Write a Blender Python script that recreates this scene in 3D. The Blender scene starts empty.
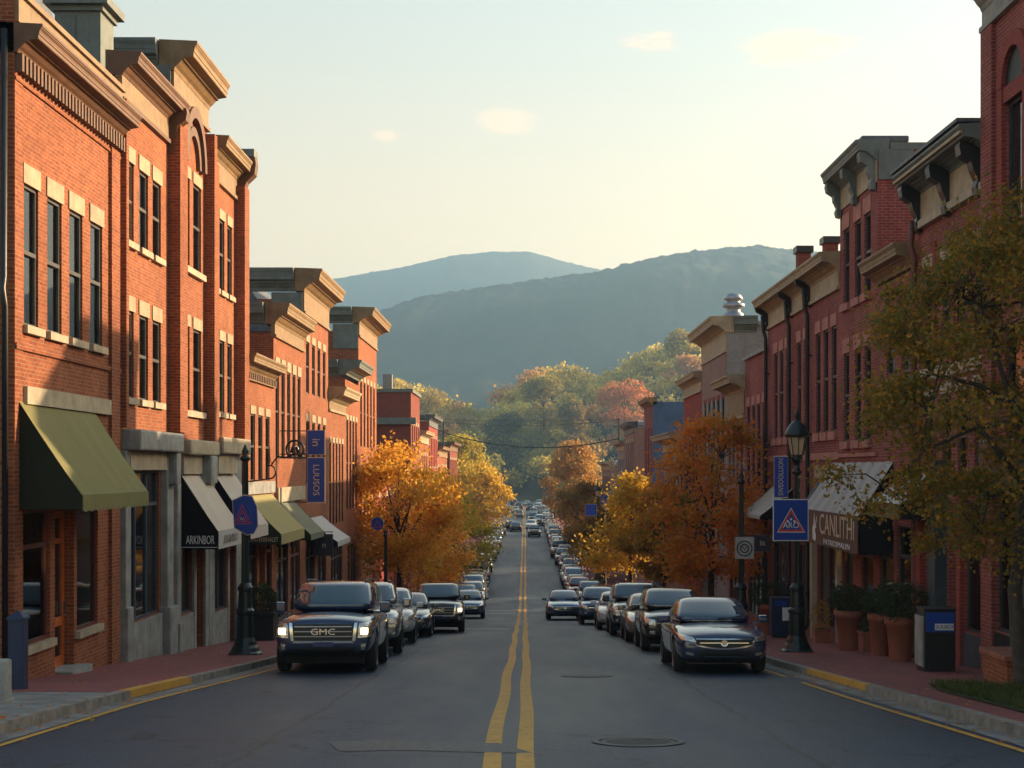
import bpy, bmesh, math, random
import numpy as np
from mathutils import Vector, Matrix
from mathutils.bvhtree import BVHTree

R = math.radians
HAZE = 0.00031
sc = bpy.context.scene
C = sc.collection

# ------------------------------------------------------------------ camera, sky, sun, exposure
F = 1450.0                      # focal length in pixels of a 1024 wide picture
cam_d = bpy.data.cameras.new('camera'); cam = bpy.data.objects.new('camera', cam_d); C.objects.link(cam)
cam.location = (0, 0, 0); cam.rotation_euler = (R(90), 0, 0)
cam_d.sensor_width = 36; cam_d.lens = 36 * F / 1024
cam_d.shift_x = -13 / 1024; cam_d.shift_y = 86 / 1024
cam_d.clip_start = 0.5; cam_d.clip_end = 12000
sc.camera = cam

SUN_AZ, SUN_EL = R(63), R(16)      # azimuth from the street's direction towards the right
sun_dir = Vector((math.sin(SUN_AZ) * math.cos(SUN_EL), math.cos(SUN_AZ) * math.cos(SUN_EL), math.sin(SUN_EL)))
sun_d = bpy.data.lights.new('sun', 'SUN'); sun = bpy.data.objects.new('sun', sun_d); C.objects.link(sun)
sun_d.energy = 5.0; sun_d.angle = R(0.6); sun_d.color = (1.0, 0.72, 0.44)
sun.rotation_euler = (-sun_dir).to_track_quat('-Z', 'Y').to_euler()
sun.location = (60, 60, 60)

world = bpy.data.worlds.new('World'); sc.world = world; world.use_nodes = True
wt = world.node_tree; wn = wt.nodes; wl = wt.links
for n in list(wn): wn.remove(n)
w_out = wn.new('ShaderNodeOutputWorld'); w_bg = wn.new('ShaderNodeBackground')
sky = wn.new('ShaderNodeTexSky'); sky.sky_type = 'NISHITA'; sky.sun_disc = False
sky.sun_elevation = SUN_EL; sky.sun_rotation = SUN_AZ
sky.altitude = 200; sky.air_density = 1.2; sky.dust_density = 3.6; sky.ozone_density = 0.6
w_bg.inputs['Strength'].default_value = 0.096
# a few small thin clouds, placed by their direction in the sky
tc = wn.new('ShaderNodeTexCoord')
nz = wn.new('ShaderNodeTexNoise'); nz.inputs['Scale'].default_value = 30; nz.inputs['Detail'].default_value = 8
nz.inputs['Roughness'].default_value = 0.62
mpn = wn.new('ShaderNodeMapping'); mpn.inputs['Scale'].default_value = (1, 1, 4.5)
wl.new(tc.outputs['Generated'], mpn.inputs['Vector']); wl.new(mpn.outputs[0], nz.inputs['Vector'])
cloud_sum = None
for (cx, cy, rx, ry) in ((508, 120, 70, 30), (796, 47, 120, 40), (648, 42, 70, 22), (384, 135, 34, 14)):
    d = Vector(((cx - 525) / F, 1.0, (470 - cy) / F)).normalized()
    sub = wn.new('ShaderNodeVectorMath'); sub.operation = 'SUBTRACT'; sub.inputs[1].default_value = d
    wl.new(tc.outputs['Generated'], sub.inputs[0])
    mul = wn.new('ShaderNodeVectorMath'); mul.operation = 'MULTIPLY'
    mul.inputs[1].default_value = (F / rx, F / rx, F / ry)
    wl.new(sub.outputs[0], mul.inputs[0])
    ln = wn.new('ShaderNodeVectorMath'); ln.operation = 'LENGTH'; wl.new(mul.outputs[0], ln.inputs[0])
    mr = wn.new('ShaderNodeMapRange'); mr.inputs['From Min'].default_value = 1.0; mr.inputs['From Max'].default_value = 0.0
    mr.interpolation_type = 'SMOOTHSTEP'
    wl.new(ln.outputs['Value'], mr.inputs['Value'])
    if cloud_sum is None: cloud_sum = mr.outputs[0]
    else:
        ad = wn.new('ShaderNodeMath'); ad.operation = 'MAXIMUM'
        wl.new(cloud_sum, ad.inputs[0]); wl.new(mr.outputs[0], ad.inputs[1]); cloud_sum = ad.outputs[0]
ad = wn.new('ShaderNodeMath'); ad.operation = 'MULTIPLY'
wl.new(cloud_sum, ad.inputs[0]); wl.new(nz.outputs['Fac'], ad.inputs[1])
mr = wn.new('ShaderNodeMapRange'); mr.inputs['From Min'].default_value = 0.24; mr.inputs['From Max'].default_value = 0.50
mr.inputs['To Max'].default_value = 0.9; mr.interpolation_type = 'SMOOTHSTEP'
wl.new(ad.outputs[0], mr.inputs['Value'])
mx = wn.new('ShaderNodeMix'); mx.data_type = 'RGBA'
wl.new(mr.outputs[0], mx.inputs['Factor'])
# warm evening sky towards the horizon
sx = wn.new('ShaderNodeSeparateXYZ'); wl.new(tc.outputs['Generated'], sx.inputs[0])
hr = wn.new('ShaderNodeMapRange'); hr.interpolation_type = 'SMOOTHSTEP'; hr.inputs['From Min'].default_value = 0.06; hr.inputs['From Max'].default_value = 0.34
wl.new(sx.outputs['Z'], hr.inputs['Value'])
ht = wn.new('ShaderNodeMix'); ht.data_type = 'RGBA'; wl.new(hr.outputs[0], ht.inputs['Factor'])
ht.inputs['A'].default_value = (1.75, 1.18, 0.66, 1); ht.inputs['B'].default_value = (1.0, 1.03, 0.98, 1)
hm_ = wn.new('ShaderNodeMix'); hm_.data_type = 'RGBA'; hm_.blend_type = 'MULTIPLY'; hm_.inputs['Factor'].default_value = 1
wl.new(ht.outputs['Result'], hm_.inputs['B'])
# even cream tint added to the sky ahead, softening the sun-side glow
vy = wn.new('ShaderNodeMapRange'); vy.interpolation_type = 'SMOOTHSTEP'; vy.inputs['From Min'].default_value = 0.45; vy.inputs['From Max'].default_value = 0.85; vy.inputs['To Max'].default_value = 0.6
wl.new(sx.outputs['Y'], vy.inputs['Value'])
sky_even = wn.new('ShaderNodeMix'); sky_even.data_type = 'RGBA'; wl.new(vy.outputs[0], sky_even.inputs['Factor'])
wl.new(sky.outputs[0], sky_even.inputs['A']); wl.new(sky_even.outputs['Result'], hm_.inputs['A']); sky_even.inputs['B'].default_value = (3.7, 3.5, 3.0, 1)
wl.new(hm_.outputs['Result'], mx.inputs['A']); mx.inputs['B'].default_value = (5.6, 4.15, 2.8, 1)
wl.new(mx.outputs['Result'], w_bg.inputs['Color']); wl.new(w_bg.outputs[0], w_out.inputs['Surface'])

vs = sc.view_settings
vs.view_transform = 'Standard'; vs.look = 'None'; vs.gamma = 1; vs.exposure = 1.42; vs.use_curve_mapping = False
sc.render.engine = 'CYCLES'
sc.cycles.use_denoising = True
sc.cycles.max_bounces = 6; sc.cycles.diffuse_bounces = 3; sc.cycles.glossy_bounces = 3
sc.cycles.transparent_max_bounces = 8; sc.cycles.transmission_bounces = 4; sc.cycles.volume_bounces = 0
sc.cycles.sample_clamp_indirect = 4

# ------------------------------------------------------------------ helpers
WL, WR = 8.5, 8.8               # facade planes left and right of the camera axis

def G(y):
    """height of the street, measured from the eye: down 8 per cent, then level"""
    if y < 80: return -1.75 - 0.0793 * y
    if y < 115:
        t = y - 80
        return -8.094 - 0.0793 * t + 0.0793 * t * t / 70
    return -9.482

def slope(y): return (G(y + .5) - G(y - .5))

def at(px, y, X=None, Y=None):
    """the place seen at pixel px, py on the plane X or at the depth Y"""
    if Y is None: Y = X * F / (px - 525)
    return Vector(((px - 525) * Y / F, Y, (470 - y) * Y / F))

def tag(o, label=None, cat=None, group=None, kind=None):
    if label: o['label'] = label
    if cat: o['category'] = cat
    if group: o['group'] = group
    if kind: o['kind'] = kind
    return o

def thing(name, label, cat, loc=(0, 0, 0), group=None, rz=0, rx=0):
    o = bpy.data.objects.new(name, None); C.objects.link(o)
    o.location = loc; o.rotation_euler = (rx, 0, rz); o.empty_display_size = .3
    return tag(o, label, cat, group)

def adopt(o, parent):
    o.parent = parent
    if parent.type == 'EMPTY':
        o.matrix_parent_inverse = Matrix.Translation(parent.location).inverted()

def kids(o): return [c for c in bpy.data.objects if c.parent == o]

class MB:
    """collects faces; build() links them as one mesh object"""
    def __init__(s): s.v = []; s.f = []; s.m = []; s.cur = 0; s.sm = []; s.smooth = False
    def add(s, vs, fs):
        n = len(s.v); s.v += [tuple(p) for p in vs]
        for f in fs: s.f.append(tuple(i + n for i in f)); s.m.append(s.cur); s.sm.append(s.smooth)
        return s
    def quad(s, a, b, c, d): return s.add([a, b, c, d], [(0, 1, 2, 3)])
    def box(s, x0, x1, y0, y1, z0, z1):
        if x0 > x1: x0, x1 = x1, x0
        v = [(x, y, z) for z in (z0, z1) for y in (y0, y1) for x in (x0, x1)]
        return s.add(v, [(0, 2, 3, 1), (4, 5, 7, 6), (0, 1, 5, 4), (2, 6, 7, 3), (0, 4, 6, 2), (1, 3, 7, 5)])
    def bbox(s, x0, x1, y0, y1, z0, z1, b=.02):
        """a box with chamfered edges"""
        if x0 > x1: x0, x1 = x1, x0
        bm = bmesh.new()
        bmesh.ops.create_cube(bm, size=1, matrix=Matrix.Translation(((x0+x1)/2, (y0+y1)/2, (z0+z1)/2)) @ Matrix.Diagonal((x1-x0, y1-y0, z1-z0, 1)))
        bmesh.ops.bevel(bm, geom=bm.edges[:], offset=b, segments=2, affect='EDGES', profile=.6)
        s.bm(bm); return s
    def bm(s, bm):
        bm.verts.index_update()
        s.add([v.co for v in bm.verts], [[v.index for v in f.verts] for f in bm.faces]); bm.free()
    def ext(s, prof, y0, y1, fx=lambda o: o, caps=True):
        """profile of (out, z) swept along y"""
        n = len(prof)
        v = [(fx(o), y0, z) for o, z in prof] + [(fx(o), y1, z) for o, z in prof]
        f = [(i, (i + 1) % n, n + (i + 1) % n, n + i) for i in range(n)]
        if caps: f += [tuple(range(n))[::-1], tuple(range(n, 2 * n))]
        return s.add(v, f)
    def extx(s, prof, x0, x1):
        """profile of (y, z) swept along x"""
        n = len(prof)
        v = [(x0, a, z) for a, z in prof] + [(x1, a, z) for a, z in prof]
        f = [(i, (i + 1) % n, n + (i + 1) % n, n + i) for i in range(n)] + [tuple(range(n))[::-1], tuple(range(n, 2 * n))]
        return s.add(v, f)
    def tube(s, pts, rad, n=8, cap=True):
        pts = [Vector(p) for p in pts]
        if not hasattr(rad, '__len__'): rad = [rad] * len(pts)
        rings = []; up = None
        for i, p in enumerate(pts):
            d = (pts[min(i + 1, len(pts) - 1)] - pts[max(i - 1, 0)]).normalized()
            if up is None: up = Vector((0, 0, 1)) if abs(d.z) < .9 else Vector((1, 0, 0))
            a = d.cross(up).normalized(); b = a.cross(d).normalized(); up = b
            rings.append([p + (a * math.cos(t) + b * math.sin(t)) * rad[i] for t in (2 * math.pi * k / n for k in range(n))])
        v = [q for r in rings for q in r]; f = []
        for i in range(len(pts) - 1):
            for k in range(n):
                f.append((i * n + k, i * n + (k + 1) % n, (i + 1) * n + (k + 1) % n, (i + 1) * n + k))
        if cap: f += [tuple(range(n))[::-1], tuple(range((len(pts) - 1) * n, len(pts) * n))]
        return s.add(v, f)
    def lathe(s, c, prof, n=16, axis='z', a0=0, sq=False):
        """profile of (radius, height) turned round an axis through c"""
        v = []; f = []
        for r, h in prof:
            for k in range(n):
                t = 2 * math.pi * (k + a0) / n
                p = (r * math.cos(t), r * math.sin(t), h)
                if axis == 'x': p = (h, p[0], p[1])
                if axis == 'y': p = (p[0], h, p[1])
                v.append((c[0] + p[0], c[1] + p[1], c[2] + p[2]))
        for i in range(len(prof) - 1):
            for k in range(n):
                f.append((i * n + k, i * n + (k + 1) % n, (i + 1) * n + (k + 1) % n, (i + 1) * n + k))
        f += [tuple(range(n))[::-1], tuple(range((len(prof) - 1) * n, len(prof) * n))]
        return s.add(v, f)
    def grid(s, P, nu, nv):
        v = [P(i / nu, j / nv) for j in range(nv + 1) for i in range(nu + 1)]
        f = [(j * (nu + 1) + i, j * (nu + 1) + i + 1, (j + 1) * (nu + 1) + i + 1, (j + 1) * (nu + 1) + i) for j in range(nv) for i in range(nu)]
        return s.add(v, f)
    def build(s, name, mats, parent=None, smooth=None, fix=True, label=None):
        me = bpy.data.meshes.new(name)
        me.from_pydata(s.v, [], s.f)
        if not isinstance(mats, (list, tuple)): mats = [mats]
        for m in mats: me.materials.append(m)
        if fix:
            bm = bmesh.new(); bm.from_mesh(me); bmesh.ops.recalc_face_normals(bm, faces=bm.faces[:]); bm.to_mesh(me); bm.free()
        n = len(me.polygons)
        if len(mats) > 1: me.polygons.foreach_set('material_index', s.m)
        sm = s.sm if smooth is None else [smooth] * n
        me.polygons.foreach_set('use_smooth', sm)
        planar_uv(me)
        o = bpy.data.objects.new(name, me); C.objects.link(o)
        if parent is not None: adopt(o, parent)
        if label: o['label'] = label
        return o

def planar_uv(me):
    """metre-scaled box mapping, so bricks and boards keep their real size on every face"""
    n = len(me.polygons)
    if not n: return
    nor = np.empty(n * 3, np.float32); me.polygons.foreach_get('normal', nor); nor = np.abs(nor.reshape(-1, 3))
    tot = np.empty(n, np.int32); me.polygons.foreach_get('loop_total', tot)
    vi = np.empty(len(me.loops), np.int32); me.loops.foreach_get('vertex_index', vi)
    co = np.empty(len(me.vertices) * 3, np.float32); me.vertices.foreach_get('co', co); co = co.reshape(-1, 3)[vi]
    ax = np.repeat(nor.argmax(1), tot)
    uv = np.where((ax == 0)[:, None], co[:, [1, 2]], np.where((ax == 1)[:, None], co[:, [0, 2]], co[:, [0, 1]]))
    me.uv_layers.new(name='UVMap').data.foreach_set('uv', uv.astype(np.float32).ravel())

def copy_tree(o, parent=None):
    c = o.copy(); C.objects.link(c)
    if parent is not None: c.parent = parent
    for ch in CH.get(o, []): copy_tree(ch, c)
    return c
CH = {}
def index_tree(o):
    CH[o] = kids(o)
    for c in CH[o]: index_tree(c)

def text_mesh(txt, size, depth=.004, spacing=1.0, align='CENTER'):
    cu = bpy.data.curves.new('lettering', 'FONT'); cu.body = txt; cu.size = size; cu.extrude = depth
    cu.align_x = align; cu.align_y = 'CENTER'; cu.space_character = spacing; cu.resolution_u = 3
    ob = bpy.data.objects.new('lettering', cu); C.objects.link(ob)
    dg = bpy.context.evaluated_depsgraph_get(); me = bpy.data.meshes.new_from_object(ob.evaluated_get(dg))
    bpy.data.objects.remove(ob); bpy.data.curves.remove(cu)
    return me

def lettering(txt, size, origin, right, up, mat, parent=None, spacing=1.0, name='lettering', sx=1.0):
    """words lying in the plane of the vectors right and up"""
    me = text_mesh(txt, size, spacing=spacing)
    r = Vector(right).normalized(); u = Vector(up).normalized(); n = r.cross(u)
    m = Matrix((r * sx, u, n)).transposed().to_4x4(); m.translation = Vector(origin)
    me.transform(m); me.materials.clear(); me.materials.append(mat)
    o = bpy.data.objects.new(name, me); C.objects.link(o)
    if parent is not None: adopt(o, parent)
    return o

# ------------------------------------------------------------------ materials
def nt(name):
    m = bpy.data.materials.new(name); m.use_nodes = True
    t = m.node_tree; p = t.nodes['Principled BSDF']
    return m, t, p
def N(t, k, **kw):
    n = t.nodes.new(k)
    for a, b in kw.items(): setattr(n, a, b)
    return n
def setin(n, **kw):
    for a, b in kw.items(): n.inputs[a.replace('_', ' ')].default_value = b
def c4(c): return (c[0], c[1], c[2], 1)
def scl(c, k): return tuple(min(1, x * k) for x in c)

def noise(t, scale, detail=4, coord='Object', rough=.6, stretch=None):
    tc = N(t, 'ShaderNodeTexCoord'); nz = N(t, 'ShaderNodeTexNoise')
    setin(nz, Scale=scale, Detail=detail, Roughness=rough)
    if stretch:
        mp = N(t, 'ShaderNodeMapping'); mp.inputs['Scale'].default_value = stretch
        t.links.new(tc.outputs[coord], mp.inputs[0]); t.links.new(mp.outputs[0], nz.inputs['Vector'])
    else: t.links.new(tc.outputs[coord], nz.inputs['Vector'])
    return nz
def mixc(t, fac, a, b, mode='MIX'):
    m = N(t, 'ShaderNodeMix', data_type='RGBA', blend_type=mode)
    for k, v in (('Factor', fac), ('A', a), ('B', b)):
        if isinstance(v, bpy.types.NodeSocket): t.links.new(v, m.inputs[k])
        elif k == 'Factor': m.inputs['Factor'].default_value = v
        else: m.inputs[k].default_value = c4(v)
    return m.outputs['Result']
def ramp(t, v, lo, hi, a=0., b=1.):
    m = N(t, 'ShaderNodeMapRange'); setin(m, From_Min=lo, From_Max=hi, To_Min=a, To_Max=b)
    t.links.new(v, m.inputs['Value']); return m.outputs[0]

def M(name, col, rough=.6, metal=0., var=.22, scale=2.5, bump=0., bscale=40, spec=.5, coat=0., streak=0.):
    m, t, p = nt(name)
    setin(p, Roughness=rough, Metallic=metal); p.inputs['Specular IOR Level'].default_value = spec
    if coat: p.inputs['Coat Weight'].default_value = coat; p.inputs['Coat Roughness'].default_value = .03
    if var:
        nz = noise(t, scale)
        c = mixc(t, ramp(t, nz.outputs['Fac'], .32, .7), scl(col, 1 - var), scl(col, 1 + var))
        if streak:
            st = noise(t, 3.0, 5, stretch=(2.5, 2.5, .35))
            c = mixc(t, ramp(t, st.outputs['Fac'], .5, .75, 0, streak), c, scl(col, .35))
        t.links.new(c, p.inputs['Base Color'])
        n2 = noise(t, scale * 6)
        t.links.new(ramp(t, n2.outputs['Fac'], .3, .7, max(.02, rough - .08), min(1, rough + .08)), p.inputs['Roughness'])
    else: p.inputs['Base Color'].default_value = c4(col)
    if bump:
        b = N(t, 'ShaderNodeBump'); setin(b, Strength=bump, Distance=.02)
        n3 = noise(t, bscale); t.links.new(n3.outputs['Fac'], b.inputs['Height']); t.links.new(b.outputs[0], p.inputs['Normal'])
    return m

def brick(name, c1, c2, mortar, dirt=.35, size=(.215, .072)):
    m, t, p = nt(name); setin(p, Roughness=.85); p.inputs['Specular IOR Level'].default_value = .25
    uv = N(t, 'ShaderNodeUVMap'); uv.uv_map = 'UVMap'
    b = N(t, 'ShaderNodeTexBrick'); setin(b, Color1=c4(c1), Color2=c4(c2), Mortar=c4(mortar), Scale=1, Mortar_Size=.010, Mortar_Smooth=.25, Bias=-.1, Brick_Width=size[0], Row_Height=size[1])
    t.links.new(uv.outputs[0], b.inputs['Vector'])
    big = noise(t, .55, 5); sm = noise(t, 7, 3); st = noise(t, 1.6, 6, stretch=(1.6, 1.6, .22))
    c = mixc(t, ramp(t, sm.outputs['Fac'], .35, .7, 0, .45), b.outputs['Color'], scl(c1, .5))
    c = mixc(t, ramp(t, big.outputs['Fac'], .4, .72, 0, dirt), c, scl(c2, .42))
    c = mixc(t, ramp(t, st.outputs['Fac'], .55, .8, 0, dirt), c, (.05, .035, .03))
    t.links.new(c, p.inputs['Base Color'])
    bp = N(t, 'ShaderNodeBump'); setin(bp, Strength=.7, Distance=.012); bp.invert = True
    ad = N(t, 'ShaderNodeMath', operation='MULTIPLY_ADD'); ad.inputs[1].default_value = -.35
    t.links.new(sm.outputs['Fac'], ad.inputs[0]); t.links.new(b.outputs['Fac'], ad.inputs[2])
    t.links.new(ad.outputs[0], bp.inputs['Height']); t.links.new(bp.outputs[0], p.inputs['Normal'])
    return m

def leafmat(name, cols, scale=.9, trans=.5, attr=None):
    """leaves that let some of the low sun through; hue differs from leaf to leaf and from bough to bough"""
    m, t, p = nt(name); t.nodes.remove(p); out = t.nodes['Material Output']
    nz = noise(t, scale, 3)
    geo = N(t, 'ShaderNodeNewGeometry')
    if attr:
        a = N(t, 'ShaderNodeVertexColor'); a.layer_name = attr; c = a.outputs['Color']
        c = mixc(t, ramp(t, geo.outputs['Random Per Island'], 0, 1, 0, .5), c, (.05, .055, .015))
    else:
        c = mixc(t, ramp(t, nz.outputs['Fac'], .38, .62), cols[0], cols[1])
        c = mixc(t, ramp(t, geo.outputs['Random Per Island'], .3, 1, 0, .85), c, cols[2])
    d = N(t, 'ShaderNodeBsdfPrincipled'); setin(d, Roughness=.55); d.inputs['Specular IOR Level'].default_value = .3
    tr = N(t, 'ShaderNodeBsdfTranslucent'); mx = N(t, 'ShaderNodeMixShader'); mx.inputs[0].default_value = trans
    t.links.new(c, d.inputs['Base Color']); t.links.new(c, tr.inputs['Color'])
    t.links.new(d.outputs[0], mx.inputs[1]); t.links.new(tr.outputs[0], mx.inputs[2]); t.links.new(mx.outputs[0], out.inputs['Surface'])
    return m

def shopglass(name, tint=(.5, .55, .55), ior=1.32):
    m, t, p = nt(name); t.nodes.remove(p); out = t.nodes['Material Output']
    tr = N(t, 'ShaderNodeBsdfTransparent'); tr.inputs[0].default_value = c4(tint)
    gl = N(t, 'ShaderNodeBsdfGlossy'); gl.inputs['Roughness'].default_value = .02; gl.inputs['Color'].default_value = (.9, .95, 1, 1)
    fr = N(t, 'ShaderNodeFresnel'); fr.inputs[0].default_value = ior
    mx = N(t, 'ShaderNodeMixShader')
    t.links.new(fr.outputs[0], mx.inputs[0]); t.links.new(tr.outputs[0], mx.inputs[1]); t.links.new(gl.outputs[0], mx.inputs[2]); t.links.new(mx.outputs[0], out.inputs['Surface'])
    return m

def emit(name, col, k):
    m, t, p = nt(name); setin(p, Roughness=.3); p.inputs['Base Color'].default_value = c4(col)
    p.inputs['Emission Color'].default_value = c4(col); p.inputs['Emission Strength'].default_value = k
    return m

def canvas(name, col, stripe=None, rough=.8):
    """awning cloth: a weave, folds and weather stains"""
    m, t, p = nt(name); setin(p, Roughness=rough); p.inputs['Specular IOR Level'].default_value = .2
    st = noise(t, 1.3, 5, stretch=(.5, 2.2, .5)); c = mixc(t, ramp(t, st.outputs['Fac'], .4, .75, 0, .35), col, scl(col, .55))
    if stripe:
        uv = N(t, 'ShaderNodeTexCoord'); wv = N(t, 'ShaderNodeTexWave', bands_direction='Y'); setin(wv, Scale=stripe[1])
        t.links.new(uv.outputs['Object'], wv.inputs[0])
        c = mixc(t, ramp(t, wv.outputs['Fac'], .4, .6), c, stripe[0])
    t.links.new(c, p.inputs['Base Color'])
    b = N(t, 'ShaderNodeBump'); setin(b, Strength=.5, Distance=.05); t.links.new(st.outputs['Fac'], b.inputs['Height']); t.links.new(b.outputs[0], p.inputs['Normal'])
    return m

BR = dict(
    orange=brick('brick_orange', (.35, .10, .038), (.205, .046, .02), (.36, .20, .115), .4),
    orange2=brick('brick_orange_pale', (.38, .113, .044), (.24, .058, .025), (.37, .21, .12), .38),
    red=brick('brick_red', (.36, .055, .042), (.28, .040, .032), (.28, .11, .09), .3),
    crimson=brick('brick_crimson', (.36, .075, .06), (.22, .042, .036), (.37, .20, .175), .5),
    grey=brick('brick_grey', (.36, .34, .32), (.30, .285, .27), (.2, .19, .18), .3),
    dusty=brick('brick_dusty_rose', (.36, .22, .18), (.30, .18, .15), (.3, .2, .17), .25),
    brown=brick('brick_brown', (.26, .055, .036), (.20, .042, .03), (.2, .10, .08), .3))
tan = M('tan_painted_wood', (.215, .135, .06), .6, streak=.35, bump=.1)
tan_d = M('brown_painted_wood', (.12, .055, .026), .6, streak=.3)
cream = M('cream_painted_wood', (.34, .26, .155), .6, streak=.35)
stone = M('pale_limestone', (.40, .33, .23), .8, bump=.3, streak=.3)
stone_g = M('grey_stone', (.27, .27, .25), .8, bump=.3, streak=.35, var=.3)
conc = M('concrete', (.19, .178, .165), .9, bump=.3, var=.3, streak=.2)
slate = M('slate_roof', (.085, .095, .11), .6, var=.35, scale=5, bump=.3, bscale=14)
lead = M('grey_green_metal_paint', (.12, .145, .135), .55, streak=.3)
roofm = M('tar_roof', (.07, .07, .075), .8)
blackp = M('black_iron_paint', (.012, .014, .016), .4, var=.3)
greenp = M('dark_green_iron_paint', (.008, .018, .016), .38, var=.3)
frame_d = M('dark_window_frame', (.045, .04, .037), .5)
frame_b = M('blue_grey_window_frame', (.05, .065, .085), .45)
frame_w = M('pale_window_frame', (.42, .37, .29), .55)
frame_r = M('oxblood_window_frame', (.12, .03, .022), .5)
door_o = M('varnished_orange_door', (.52, .13, .03), .35, scale=6, var=.3)
blue_shop = M('slate_blue_shopfront', (.045, .06, .075), .5)
pane, _t, _p = nt('window_glass'); setin(_p, Roughness=.04); _p.inputs['Base Color'].default_value = (.012, .014, .016, 1); _p.inputs['IOR'].default_value = 1.5
_n = noise(_t, .9, 1); _b = N(_t, 'ShaderNodeBump'); setin(_b, Strength=.06, Distance=.1); _t.links.new(_n.outputs['Fac'], _b.inputs['Height']); _t.links.new(_b.outputs[0], _p.inputs['Normal'])
shop_pane = shopglass('shop_glass')
win_pane = shopglass('upper_window_glass', (.6, .63, .62), 1.45)
blind_m = [M('window_blind_' + k, c, .8, var=.12) for k, c in (('cream', (.36, .31, .23)), ('grey', (.20, .20, .19)), ('ochre', (.26, .18, .09)))]
dull_dark = M('dull_dark_fanlight', (.010, .012, .014), .5, spec=.2)  # darkened and dulled to keep the pale sky's reflection off the pane
room = M('shop_room_walls', (.11, .07, .05), .8)
warm = emit('warm_lamp_globe', (1, .62, .25), 7)
chrome = M('chrome', (.72, .73, .75), .12, 1, var=0)
sign_blue = M('sign_blue', (.010, .055, .33), .4, var=.1)
sign_red = M('sign_red', (.62, .05, .04), .45, var=.1)
sign_white = M('sign_white', (.75, .75, .74), .5, var=.08)
sign_pale = M('sign_pale_gold', (.62, .47, .33), .5, var=.08)
sign_dark = M('sign_dark', (.02, .022, .035), .5)
terra = M('terracotta', (.30, .095, .055), .75, streak=.3, bump=.2)
bark = M('bark', (.055, .042, .032), .9, bump=.9, bscale=18, var=.4, scale=8)
soil = M('soil', (.03, .022, .016), .95)
# ------------------------------------------------------------------ ground, road, kerbs, pavements
def strip(name, mat, xa, xb, ys, dz, kind='structure', parent=None, thick=0):
    """a sheet that follows the street between the two edges xa(y) and xb(y)"""
    mb = MB(); xa_ = xa if callable(xa) else (lambda y: xa); xb_ = xb if callable(xb) else (lambda y: xb)
    n = len(ys)
    v = []
    for y in ys:
        z = G(y) + dz
        v += [(xa_(y), y, z), (xb_(y), y, z)]
    f = [(2*i, 2*i+1, 2*i+3, 2*i+2) for i in range(n - 1)]
    if thick:
        m = len(v); v += [(a, b, c - thick) for a, b, c in v]
        f += [(2*i+m, 2*i+2+m, 2*i+3+m, 2*i+1+m) for i in range(n - 1)]
        for i in range(n - 1):
            f += [(2*i, 2*i+2, 2*i+2+m, 2*i+m), (2*i+1, 2*i+1+m, 2*i+3+m, 2*i+3)]
        f += [(0, m, m + 1, 1), (2*n-2, 2*n-1, 2*n-1+m, 2*n-2+m)]
    mb.add(v, f)
    o = mb.build(name, mat, parent, fix=bool(thick))
    if kind: o['kind'] = kind
    return o

def interp(tab):
    ys, xs = zip(*tab)
    return lambda y: float(np.interp(y, ys, xs))
kerbL = interp([(-60, -6.3), (17, -6.15), (21, -6.1), (26, -5.85), (31, -5.6), (40, -5.5), (900, -5.5)])
kerbR = interp([(-60, 5.8), (15, 5.72), (22, 5.55), (30, 5.4), (40, 5.35), (900, 5.35)])
YS = [-60, -30, -10] + [i for i in range(0, 140, 2)] + [i for i in range(140, 480, 20)]

# asphalt: worn wheel tracks, aggregate, faint cracks
asph, t, p = nt('asphalt'); p.inputs['Specular IOR Level'].default_value = .32
uvn = N(t, 'ShaderNodeTexCoord')
big = noise(t, .35, 5, stretch=(1.6, .25, 1)); fine = noise(t, 24, 4, rough=.75); mid = noise(t, 4, 5)
c = mixc(t, ramp(t, big.outputs['Fac'], .35, .68), (.014, .027, .047), (.026, .043, .073))
c = mixc(t, ramp(t, fine.outputs['Fac'], .45, .72, 0, .75), c, (.075, .092, .115))
c = mixc(t, ramp(t, mid.outputs['Fac'], .55, .75, 0, .4), c, (.024, .026, .03))
vo = N(t, 'ShaderNodeTexVoronoi', feature='DISTANCE_TO_EDGE'); setin(vo, Scale=.35)
wob = noise(t, 1.1, 4); wv_ = N(t, 'ShaderNodeVectorMath', operation='MULTIPLY_ADD'); wv_.inputs[1].default_value = (1.6, 1.6, 0)
t.links.new(wob.outputs['Color'], wv_.inputs[0]); t.links.new(uvn.outputs['Object'], wv_.inputs[2]); t.links.new(wv_.outputs[0], vo.inputs['Vector'])
crm = noise(t, .22, 3); crk = N(t, 'ShaderNodeMath', operation='MULTIPLY'); t.links.new(ramp(t, vo.outputs['Distance'], .004, .016, .8, 0), crk.inputs[0]); t.links.new(ramp(t, crm.outputs['Fac'], .46, .54), crk.inputs[1])
c = mixc(t, crk.outputs[0], c, (.009, .009, .01))
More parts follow.
